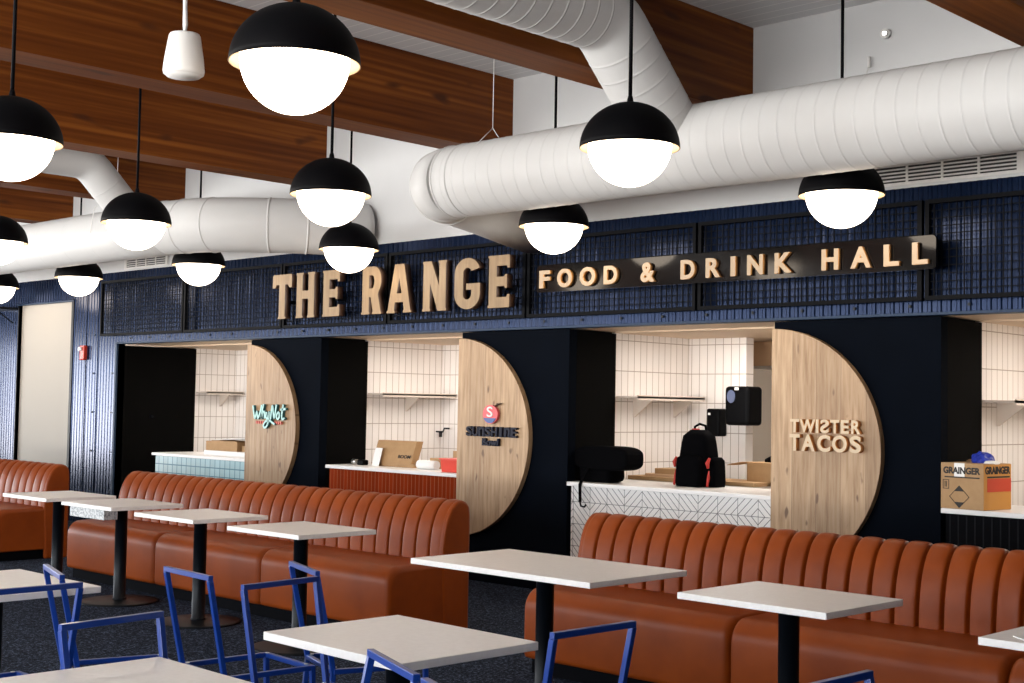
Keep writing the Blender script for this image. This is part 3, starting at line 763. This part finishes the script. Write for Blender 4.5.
dm.box(-.133, -.128, y_, -hd, .148, .188); dm.box(-.121, -.116, y_, -hd, .148, .188)
part(dm, 'arrow_mark', M['ink'], t)
part(MB().box(-.06, .02, -hd - .0012, -hd - .0005, .215, hh), 'tape', M['paper'], t)
part(MB().bar((-hw, hd, hh), (-hw + .02, hd + .02, hh + .012), .2, .004), 'flap', M['card'], t)
o = thing('plastic_bag', 'crumpled blue and white plastic film sticking out of the printed box', 'bag', (-4.18, 9.0, CT + hh - .02))
mb = MB(); bmesh.ops.create_icosphere(mb.bm, subdivisions=3, radius=.075)
for v_ in mb.bm.verts:
    h_ = math.sin(v_.co.x * 90) * math.cos(v_.co.y * 70 + v_.co.z * 50) * .014
    v_.co = v_.co * (1 + h_ / .075) ; v_.co.z *= .8; v_.co += Vector((-4.16, 9.02, CT + hh + .015))
part(mb, 'blue_film', M['blue_plastic'], o)
mb = MB(); bmesh.ops.create_icosphere(mb.bm, subdivisions=2, radius=.06)
for v_ in mb.bm.verts: v_.co.z *= .35; v_.co += Vector((-4.07 + .01 * math.sin(v_.co.x * 80), 8.97, CT + hh + .0))
part(mb, 'white_film', M['paper'], o)
flat_box('cardboard_sheet', 'brown cardboard piece lying behind the printed box', 'cardboard', -3.95, -3.5, 9.25, 9.5, CT, CT + .04, 'card')

# ------------------------------------------------------------------ benches
def bench(lab, x0, modules, mw, nch):
    x1 = x0 + modules * mw
    t = thing('banquette_bench', lab, 'bench', ((x0 + x1) / 2, 6.4, FZ), 0, 'leather banquettes along the shopfront')
    part(MB().box(x0 + .04, x1 - .04, 6.11, 6.76, FZ, .05), 'plinth', M['plinth'], t)
    for k in range(modules):
        a, b_ = x0 + k * mw + .002, x0 + (k + 1) * mw - .002
        mb = MB()
        # waterfall front: outline in (y, z), ends eased over
        yz = [(6.60, .05), (6.085, .05), (6.058, .06), (6.05, .085), (6.05, .34)] + [(6.165 + .115 * math.cos(R(q)), .36 + .115 * math.sin(R(q))) for q in range(180, 89, -10)] + [(6.60, .482)]
        cy, cz = 6.40, .25
        e0 = .045
        cols = [(a + e0 * (1 - math.cos(R(q))), e0 * (1 - math.sin(R(q)))) for q in range(0, 91, 15)]
        cols += [(a + (b_ - a) * q / 6, 0) for q in range(1, 6)] + [(b_ - e0 * (1 - math.cos(R(q))), e0 * (1 - math.sin(R(q)))) for q in range(90, -1, -15)]
        grid = []
        for x, sh in cols:
            row = []
            for i, (y, z) in enumerate(yz):
                yy = y + sh if y < 6.5 else y
                zz = z - sh if z > .3 else (z + sh * .3 if z < .07 else z)
                row.append(mb.bm.verts.new((x, yy, zz)))
            grid.append(row)
        for ga, gb in zip(grid, grid[1:]):
            for i in range(len(yz) - 1):
                f = mb.bm.faces.new((ga[i], gb[i], gb[i+1], ga[i+1])); f.smooth = True
        for g in (grid[0], grid[-1]): mb.bm.faces.new(g)
        part(mb, 'seat_cushion', M['leather'], t)
    # channelled backrest: leaning front, one soft roll over the top, down the back
    key = [(6.555, .40), (6.556, .50), (6.562, .60), (6.576, .69), (6.60, .77), (6.637, .84), (6.69, .888), (6.74, .898), (6.785, .878), (6.81, .83), (6.815, .70)]
    prof = smooth_path(key, 3) + [(6.815, .50), (6.815, FZ)]
    P = [Vector(p) for p in prof]; N = []
    for i in range(len(P)):
        d = (P[min(i+1, len(P)-1)] - P[max(i-1, 0)]).normalized(); n_ = Vector((-d.y, d.x))
        N.append(n_ if n_.dot(P[i] - Vector((6.70, .55))) > 0 else -n_)
    for k in range(modules):
        mb = MB(); a0 = x0 + k * mw; cw = mw / nch; cols = []
        ts = [0, .03, .06, .09, .14, .25, .38, .5, .62, .75, .86, .91, .94, .97]
        for c_ in range(nch):
            for tt in ts + ([1.] if c_ == nch - 1 else []):
                h = .018 * max(0., 1 - abs(2 * tt - 1) ** 3) ** .6 - .008 - .030 * math.exp(-(min(tt, 1 - tt) / .05) ** 2)
                cols.append((a0 + (c_ + tt) * cw, h))
        grid = []
        for x, h in cols:
            e0 = min(x - x0, x1 - x) if (k in (0, modules - 1)) else 9
            sh = 0 if e0 > .05 else .04 * (1 - math.sqrt(max(0, 1 - (1 - e0 / .05) ** 2)))
            grid.append([mb.bm.verts.new((x, (p + n_ * (h - sh)).x, (p + n_ * (h - sh)).y)) for p, n_ in zip(P, N)])
        for ga, gb in zip(grid, grid[1:]):
            for i in range(len(P) - 1):
                f = mb.bm.faces.new((ga[i], gb[i], gb[i+1], ga[i+1])); f.smooth = True
        mb.bm.faces.new(grid[0]); mb.bm.faces.new(grid[-1][::-1])
        part(mb, 'backrest', M['leather'], t)
    # upholstered end panels of the back
    for x, s_ in ((x0, 1), (x1, -1)):
        pr = [(6.575, FZ)] + [tuple(p + n_ * .006) for p, n_ in zip(P, N)]
        part(MB().prism_x(pr, x - .004 if s_ > 0 else x - .045, x + .045 if s_ > 0 else x + .004), 'end_panel', M['leather'], t, .018)
    return t
bench('cognac leather banquette in front of the cream doorway, farthest from the sign board', -17.38, 3, 1.512, 10)
bench('cognac leather banquette in front of the aqua and brick red counters', -11.435, 3, 1.485, 10)
bench('cognac leather banquette in front of the chevron and black counters', -5.727, 3, 1.52, 11)

# ------------------------------------------------------------------ tables
def lift(t):
    # heights above were taken from eye level; set the parts on their own base
    for c in kids(t):
        c.data.transform(Matrix.Translation((0, 0, -FZ)))
def make_table(lab, w, d, group):
    t = thing('cafe_table', lab, 'table', (0, 0, 0), 0, group, local=True)
    part(MB().box(-w/2, w/2, -d/2, d/2, .72, .75), 'tabletop', M['tabletop'], t, .003)
    part(MB().lathe([(0, .72), (.11, .72), (.11, .712), (.048, .70), (.048, -.01), (.06, -.02)], 28), 'pole', M['black_metal'], t)
    part(MB().lathe([(0, -.018), (.06, -.018), (.29, -.026), (.31, -.031), (.31, FZ), (0, FZ)], 44), 'base_plate', M['black_metal'], t)
    part(MB().lathe([(.048, -.006), (.053, -.006), (.055, -.018), (.048, -.018)], 28), 'collar', M['black_metal'], t)
    lift(t)
    return t
g1 = 'pale cafe tables along the banquettes'; g2 = 'pale cafe tables out on the floor'
T1 = make_table('small pale table at the gap between the two far banquettes, farthest of the row', .787, .64, g1); T1.location = (-10.93, 5.71, FZ)
t1 = dup(T1, (-9.83, 5.68, FZ), 0, 'small pale table with a speckled block hung under its top', g1)
t2 = dup(T1, (-8.57, 5.60, FZ), 0, 'small pale table with the narrow blue chair back standing in front of its pole', g1)
t3 = dup(T1, (-7.28, 5.54, FZ), 0, 'small pale table nearest the right end of the middle banquette', g1)
t5 = dup(T1, (-3.38, 5.343, FZ), R(-1), 'small pale table in the middle of the near banquette, right of the wide table', g1)
t8 = dup(T1, (-1.90, 5.26, FZ), R(-1), 'small pale table with papers on it before the near banquette', g1)
T4 = make_table('wide pale table over the gap left of the near banquette', 1.29, .775, g1); T4.location = (-4.89, 5.346, FZ)
t6 = dup(T1, (-3.71, 3.277, FZ), R(-1.4), 'pale table out on the floor between two blue chairs facing each other', g2)
t7 = dup(T1, (-3.545, 2.10, FZ), R(-1), 'nearest pale table with a blue chair at its far left side', g2)
t0 = dup(T1, (-5.95, 2.80, FZ), 0, 'pale table out on the floor left of the paired blue chairs', g2)
# block under the second table
part(MB().box(-.34, .20, -.27, -.15, .675, .76), 'under_block', M['terrazzo'], t1, .004, 'speckled block fixed under the tabletop')
# papers
o = MB().box(-.11, .11, -.15, .15, 0, .004).build('magazine', [M['paper']]); o.location = (-2.03, 5.10, .7505); o.rotation_euler = (0, 0, R(-40))
tag(o, 'folded white paper with grey print lying on the rightmost table', 'paper')
p_ = MB().box(-.085, .085, -.11, .06, .004, .0048).build('printed_picture', M['grille']); p_.parent = o

# ------------------------------------------------------------------ chairs
def make_chair(lab, group):
    t = thing('metal_chair_frame', lab, 'chair', (0, 0, 0), 0, group, local=True)
    w = .0215; hx = .19
    m1 = M['blue_metal']
    part(MB().bar((-hx - .008, -.085, .865), (hx + .008, -.085, .865), w, w), 'back_rail', m1, t, .002)
    for s_ in (-1, 1):
        part(MB().bar((s_ * hx, -.085, .855), (s_ * (hx - .008), 0, .44), w, w, (0, 1, 0)).bar((s_ * (hx - .008), 0, .445), (s_ * (hx - .008), -.04, FZ), w, w, (0, 1, 0)), 'rear_leg', m1, t, .002)
        part(MB().bar((s_ * hx, .42, .455), (s_ * hx, .44, FZ), w, w, (0, 1, 0)), 'front_leg', m1, t, .002)
    part(MB().bar((-hx, .42, .445), (hx, .42, .445), w, w).bar((-hx, 0, .445), (hx, 0, .445), w, w)
         .bar((-hx + .002, .0, .445), (-hx + .002, .42, .445), w, w).bar((hx - .002, .0, .445), (hx - .002, .42, .445), w, w), 'seat_frame', m1, t, .002)
    for s_ in (-1, 1):
        for y_ in (.012, .408):
            part(MB().cyl((s_ * (hx - .03), y_, .457), (s_ * (hx - .03), y_, .460), .009, 10), 'mounting_pad', M['steel'], t)
    lift(t)
    return t
gc = 'blue square tube chair frames without seats'
CH = None
chairs = [(-4.93, 3.165, -4.7, 'narrow blue chair frame standing before the second pole from the speckled block'),
 (-4.447, 3.29, -85.3, 'blue chair frame at the left side of the floor table, overlapping the table corner'),
 (-4.775, 3.653, -20.1, 'blue chair frame turned a little, behind the one left of the floor table'),
 (-4.04, 2.314, -84., 'blue chair frame at the far left side of the nearest table'),
 (-4.885, 2.46, 89., 'blue chair frame whose long rail crosses the left edge of the photo'),
 (-5.313, 2.762, -17.6, 'blue chair frame with a pale lit rail at the corner of the left floor table'),
 (-2.88, 2.52, 158.1, 'blue chair frame with its back against the near corner of the floor table'),
 (-2.895, 3.407, 87.6, 'blue chair frame right of the floor table, seen against the near banquette'),
 (-1.92, 3.245, -92., 'blue chair frame barely rising into view under the right small table'),
 (-2.47, 2.36, 158., 'blue chair frame showing only one corner right of the table corner chair')]
for x, y, rz, lab in chairs:
    a = R(rz); loc = (x - math.sin(a) * .085, y + math.cos(a) * .085, FZ)
    if CH is None:
        CH = make_chair(lab, gc); CH.location = loc; CH.rotation_euler = (0, 0, a)
    else: dup(CH, loc, a, lab, gc)

# ------------------------------------------------------------------ pendant lamps
def make_pendant(lab, group):
    t = thing('pendant_lamp', lab, 'pendant lamp', (0, 0, 0), 0, group, local=True)
    r = .284; pr = [(r * math.cos(R(a)), r * .92 * math.sin(R(a))) for a in range(0, 91, 6)]
    inn = [((r - .006) * math.cos(R(a)), (r - .006) * .92 * math.sin(R(a))) for a in range(90, -1, -6)]
    part(MB().lathe(pr + inn + [pr[0]], 48, mis=[0] * (len(pr)) + [1] * len(inn)), 'dome_shade', [M['pendant_black'], M['pendant_inner']], t)
    g = .237
    part(MB().lathe([(g * math.cos(R(a)) if abs(a) < 90 else 0, .02 + g * math.sin(R(a))) for a in range(-90, 71, 8)] + [(0, .247)], 48), 'glass_globe', M['globe'], t)
    part(MB().cyl((0, 0, .262), (0, 0, CEIL - 3.015), .011, 10), 'stem', M['pendant_black'], t)
    part(MB().lathe([(0, .30), (.012, .30), (.016, .285), (.02, .262), (.02, .25)], 20), 'stem_collar', M['pendant_black'], t)
    part(MB().lathe([(0, CEIL - 3.05), (.06, CEIL - 3.05), (.06, CEIL - 3.08), (.0075, CEIL - 3.085)], 24), 'ceiling_rose', M['pendant_black'], t)
    return t
gp = 'black domed globe pendants over the hall'
pend = [(-4.70, 3.48, 'largest pendant lamp, hanging in front of the big beam near the white speaker'),
 (-7.26, 3.43, 'large pendant lamp cut by the left edge, hanging highest there'),
 (-4.78, 5.87, 'pendant lamp in front of the slanting white branch duct'),
 (-7.42, 5.83, 'pendant lamp hanging between the two white ducts, over the smaller lamp there'),
 (-9.95, 5.80, 'pendant lamp below the foot of the far slanting branch duct'),
 (-12.45, 5.78, 'pendant lamp cut by the left edge, upper of the two small ones there'),
 (-9.95, 8.05, 'pendant lamp just over the gap between the first two gold words'),
 (-12.50, 8.05, 'pendant lamp left of the gold letters, its dome cut by the far duct'),
 (-15.10, 8.05, 'pendant lamp hanging over the cream doorway and fire alarm'),
 (-7.27, 7.98, 'pendant lamp above the first word of the charcoal board'),
 (-4.65, 7.95, 'pendant lamp above the last word of the charcoal board'),
 (-17.4, 8.10, 'pendant lamp cut by the left edge, lower of the two small ones there')]
PD = None
for x, y, lab in pend:
    hz = 3.027 if y > 7 else (3.015 if x < -7 and y < 4 else (3.03 if -11 < x < -7 else 3.05))
    if PD is None: PD = make_pendant(lab, gp); PD.location = (x, y, hz)
    else: dup(PD, (x, y, hz), 0, lab, gp)

# ------------------------------------------------------------------ ducts
DY, DZ_, DR = 7.45, 3.382, .29
def ribbed(pts, r, step, h=.0022):
    """resample a polyline and add thin spiral-seam ridges"""
    out, rad = [], []
    acc = 0.; nxt = step / 2
    for a, b_ in zip(pts, pts[1:]):
        a = Vector(a); b_ = Vector(b_); L = (b_ - a).length; d = (b_ - a).normalized()
        out.append(a); rad.append(r)
        while nxt < acc + L - .02:
            p = a + d * (nxt - acc)
            if nxt - acc > .03 and L > .3 and nxt < acc + L - .03:
                for o_, rr in ((-.016, r), (-.005, r), (-.0015, r + h), (.0015, r + h), (.005, r), (.016, r)):
                    out.append(p + d * o_); rad.append(rr)
            nxt += step
        acc += L
    out.append(Vector(pts[-1])); rad.append(r)
    return out, rad
def gore(c, r, a0, a1, n, z):
    return [(c[0] + r * math.cos(R(a0 + (a1 - a0) * i / n)), c[1] + r * math.sin(R(a0 + (a1 - a0) * i / n)), z) for i in range(n + 1)]
def seam(mb, p, d, r):
    d = Vector(d).normalized(); p = Vector(p)
    mb.sweep([p - d * .012, p - d * .004, p + d * .004, p + d * .012], [r, r + .007, r + .007, r], 40)
    return mb
def ydrop(x, y0, z0, yb, ye, ze):
    pts = [(x, y0, z0)]
    R_ = .32; k = math.tan(R(22.5)) * R_
    dy, dz = ye - yb, ze - z0; L = math.hypot(dy, dz); dy /= L; dz /= L
    pts.append((x, yb - k, z0))
    for i in range(1, 4):
        t_ = i / 4
        q0, q1, q2 = Vector((x, yb - k, z0)), Vector((x, yb, z0)), Vector((x, yb + dy * k, z0 + dz * k))
        pts.append(tuple(q0 * (1-t_)**2 + q1 * 2 * t_ * (1-t_) + q2 * t_**2))
    pts.append((x, yb + dy * k, z0 + dz * k)); pts.append((x, ye, ze))
    return pts
# near duct
t = thing('air_duct', 'long white spiral air duct over the charcoal sign board', 'duct', (-2., DY, DZ_))
p_, r_ = ribbed([(XR, DY, DZ_), (-7.86, DY, DZ_)], DR, .135)
part(MB().sweep(p_, r_, 40), 'main_run', M['duct'], t)
el = gore((-7.86, DY + .36), .36, 270, 180, 5, DZ_)
part(MB().sweep(el + [(-8.22, 8.1, DZ_ - .04), (-8.22, W, DZ_ - .16)], DR, 40), 'elbow', M['duct'], t)
for p0, d0 in (((-7.86, DY, DZ_), (1, 0, 0)), ((-7.70, DY, DZ_), (1, 0, 0)), (el[2], (-1, .73, 0)), (el[4], (-.3, 1, 0))):
    part(seam(MB(), p0, d0, DR), 'seam_ring', M['duct'], t)
pts = ydrop(-5.62, YB + .3, 4.13, 6.62, 7.36, 3.43)
p_, r_ = ribbed(pts, .235, .135)
part(MB().sweep(p_, r_, 36), 'branch_run', M['duct'], t)
mb = MB()
mb.sweep([(-7.455, DY, 3.77), (-7.455, DY, CEIL)], .003, 6); mb.sweep([(-7.455, DY, 3.77), (-7.455, DY - .18, 3.61)], .003, 6); mb.sweep([(-7.455, DY, 3.77), (-7.455, DY + .16, 3.62)], .003, 6)
part(mb, 'hanger_wire', M['white_plastic'], t)
# far duct
FD = DZ_ - .035; FR = .275
t = thing('air_duct', 'white spiral air duct at the far left, over the cream doorway', 'duct', (-16., DY, FD))
p_, r_ = ribbed([(XL, DY, FD), (-12.15, DY, FD)], FR, .6)
part(MB().sweep(p_, r_, 40), 'main_run', M['duct'], t)
el = [(-12.15, DY, FD), (-11.65, 7.56, FD), (-11.20, 7.90, FD), (-10.84, 8.36, FD), (-10.67, W, FD)]
el = smooth_path([q[:2] for q in el], 5); el = [(q[0], q[1], FD) for q in el]
part(MB().sweep(el, FR, 40), 'elbow', M['duct'], t)
for p0, d0 in ((el[0], (1, .1, 0)), (el[3], (1, .25, 0)), (el[6], (1, .42, 0)), (el[11], Vector(el[12]) - Vector(el[10])), (el[14], Vector(el[15]) - Vector(el[13])), (el[17], Vector(el[18]) - Vector(el[16]))):
    part(seam(MB(), p0, d0, FR), 'seam_ring', M['duct'], t)
pts = ydrop(-12.66, YB + .3, 4.0, 6.8, 7.36, 3.44)
p_, r_ = ribbed(pts, .18, .4)
part(MB().sweep(p_, r_, 32), 'branch_run', M['duct'], t)
mb = MB(); mb.sweep([(-13.2, DY - .3, FD), (-13.2, DY - .26, 3.62), (-13.2, DY, 3.78), (-13.2, DY + .26, 3.6)], .004, 6); mb.sweep([(-13.2, DY, 3.78), (-13.2, DY, CEIL)], .003, 6)
part(mb, 'hanger_wire', M['white_plastic'], t)

# linear vents in the white band
for x0, x1, n_, lab in ((-4.90, -3.83, 4, 'white slotted air vent under the near duct, right of the last pendant'), (-15.33, -14.42, 4, 'white slotted air vent under the far duct')):
    z0, z1 = 3.235, 3.405; y = W - .004
    t = thing('air_vent', lab, 'air vent', ((x0 + x1) / 2, y, z0), 0, 'slotted vents in the white band')
    mb = MB().box(x0 - .05, x1 + .05, y - .012, y, z0 - .02, z0).box(x0 - .05, x1 + .05, y - .012, y, z1, z1 + .02).box(x0 - .05, x0, y - .012, y, z0, z1).box(x1, x1 + .05, y - .012, y, z0, z1)
    for k in range(1, n_): x = x0 + (x1 - x0) * k / n_; mb.box(x - .008, x + .008, y - .012, y, z0, z1)
    part(mb, 'frame', M['white_plastic'], t)
    part(MB().box(x0, x1, y - .001, y, z0, z1), 'slot_backing', M['grille'], t)
    mb = MB(); z = z0 + .018
    while z < z1 - .005:
        mb.bar((x0, y - .007, z), (x1, y - .007, z), .012, .010); z += .026
    part(mb, 'louvres', M['white_plastic'], t)

# ------------------------------------------------------------------ small fittings
t = thing('pendant_speaker', 'white bucket shaped pendant speaker on a white cable before the big beam', 'speaker', (-5.5, 3.43, 3.11))
x, y = -5.5, 3.43
part(MB().lathe([(0, 3.118), (.085, 3.118), (.094, 3.125), (.097, 3.14), (.092, 3.19), (.074, 3.305), (.068, 3.315), (0, 3.317)], 32, x, y), 'housing', M['white_plastic'], t)
part(MB().lathe([(0, 3.112), (.078, 3.112), (.084, 3.119)], 32, x, y), 'grille', M['paper'], t)
part(MB().sweep([(x, y, 3.315), (x + .002, y, 3.36), (x - .004, y, 3.46), (x, y, 3.62), (x, y, CEIL)], [.006, .012, .010, .012, .010], 10), 'cable', M['white_plastic'], t)
part(MB().sweep([(x - .02, y, 3.315), (x - .012, y, 3.40), (x - .014, y, CEIL)], .003, 8), 'safety_wire', M['black_metal'], t)
t = thing('fire_alarm', 'red fire alarm strobe on the blue wall beside the doorway', 'fire alarm', (-16.39, W - .02, 2.08))
part(MB().rbox(-16.36, -16.24, W - .07, W - .015, 2.075, 2.265, .012, 2), 'housing', M['alarm_red'], t)
part(MB().rbox(-16.35, -16.28, W - .10, W - .065, 2.195, 2.245, .01, 2), 'strobe_lens', M['clear'], t)
t = thing('wall_bracket', 'black flat arm bracket high on the blue wall left of the doorway', 'bracket', (-18.4, W - .02, 2.8))
part(MB().box(-18.75, -18.22, W - .34, W - .02, 2.80, 2.835), 'arm', M['black_metal'], t, .004)
part(MB().bar((-18.35, W - .30, 2.80), (-18.35, W - .03, 2.62), .03, .012), 'brace', M['black_metal'], t)
t = thing('door_knob_plate', 'dim metal plate on the black return wall of the first bay', 'plate', (JL[0], 9.3, 1.35))
part(MB().box(JL[0] - .001, JL[0] + .008, 9.28, 9.36, 1.33, 1.38), 'plate', M['plinth'], t, .002)
part(MB().cyl((JL[0] + .006, 9.32, 1.355), (JL[0] + .03, 9.32, 1.355), .012, 12), 'knob', M['black_metal'], t)
t = thing('wall_sensor', 'tiny metal sensor high on the white wall above the near duct', 'sensor', (-4.79, W - .03, 4.32))
part(MB().cyl((-4.79, W - .03, 4.327), (-4.79, W - .06, 4.327), .035, 16), 'base', M['white_plastic'], t)
part(MB().cyl((-4.785, W - .06, 4.325), (-4.775, W - .085, 4.318), .018, 12), 'eye', M['steel'], t)
t = thing('cable_tail', 'short white cable end hanging on the white wall below the sensor', 'cable', (-4.93, W - .04, 4.1))
part(MB().sweep([(-4.92, W - .04, 4.18), (-4.92, W - .045, 4.10)], .012, 8), 'plug', M['white_plastic'], t)
part(MB().sweep([(-4.92, W - .045, 4.10), (-4.96, W - .045, 4.02), (-5.05, W - .04, 3.92)], .004, 6), 'cord', M['white_plastic'], t)

# ------------------------------------------------------------------ light
wd = bpy.data.worlds.new('daylight'); sc.world = wd; wd.use_nodes = True
bg = wd.node_tree.nodes['Background']; bg.inputs[0].default_value = (.86, .93, 1., 1); bg.inputs[1].default_value = 8.0
wn_, wl_ = wd.node_tree.nodes, wd.node_tree.links
tc = wn_.new('ShaderNodeTexCoord'); sx = wn_.new('ShaderNodeSeparateXYZ'); wl_.new(tc.outputs['Generated'], sx.inputs[0])
wr = wn_.new('ShaderNodeValToRGB'); wl_.new(sx.outputs['Z'], wr.inputs[0])     # unseen lower half added extra bright to lift the ceiling, cloud above
wr.color_ramp.elements[0].position = 0.; wr.color_ramp.elements[0].color = (2.0, 1.95, 1.88, 1)
wr.color_ramp.elements[1].position = .03; wr.color_ramp.elements[1].color = (.86, .93, 1., 1)
wl_.new(wr.outputs[0], bg.inputs[0])
def area(name, loc, sx, sy, power, col, rot=(0, 0, 0), portal=False):
    d = bpy.data.lights.new(name, 'AREA'); d.shape = 'RECTANGLE'; d.size = sx; d.size_y = sy; d.energy = power; d.color = col
    o = bpy.data.objects.new(name, d); C.objects.link(o); o.location = loc; o.rotation_euler = rot
    if portal: d.cycles.is_portal = True
    return o
for a, b_ in wins:
    area('window_portal', ((a + b_) / 2, YB - .03, 1.825), b_ - a, 2.75, 10, (1, 1, 1), (R(90), 0, 0), True)
for a, b_ in lw:
    area('window_portal', (XL + .03, (a + b_) / 2, 1.42), 2.3, b_ - a, 10, (1, 1, 1), (0, R(-90), 0), True)
for i in range(4):
    area('kitchen_ceiling_lamp', ((JL[i] + JR[i]) / 2 + .5, 9.85, 2.25), 1.9, .5, 29, (1., .94, .87))
area('kitchen_ceiling_lamp', (-6.6, 11.6, 2.25), 1.2, .5, 34, (1., .9, .78))

# ------------------------------------------------------------------ camera
yaw, pit, rol = R(-44.0334), R(2.65475), R(1.02187)
f = Vector((math.sin(yaw) * math.cos(pit), math.cos(yaw) * math.cos(pit), math.sin(pit)))
r = Vector((math.cos(yaw), -math.sin(yaw), 0)); u = r.cross(f)
r2 = r * math.cos(rol) + u * math.sin(rol); u2 = -r * math.sin(rol) + u * math.cos(rol)
cd = bpy.data.cameras.new('camera'); cam = bpy.data.objects.new('camera', cd); C.objects.link(cam)
mw_ = Matrix((r2, u2, -f)).transposed().to_4x4(); mw_.translation = (0, 0, 1.6)
cam.matrix_world = mw_
cd.sensor_width = 36.; cd.lens = 1347.964 / 1024 * 36; cd.clip_start = .05; cd.clip_end = 200
sc.camera = cam
vs = sc.view_settings
vs.view_transform = 'Standard'; vs.look = 'None'; vs.gamma = 1; vs.use_curve_mapping = False; vs.exposure = .46
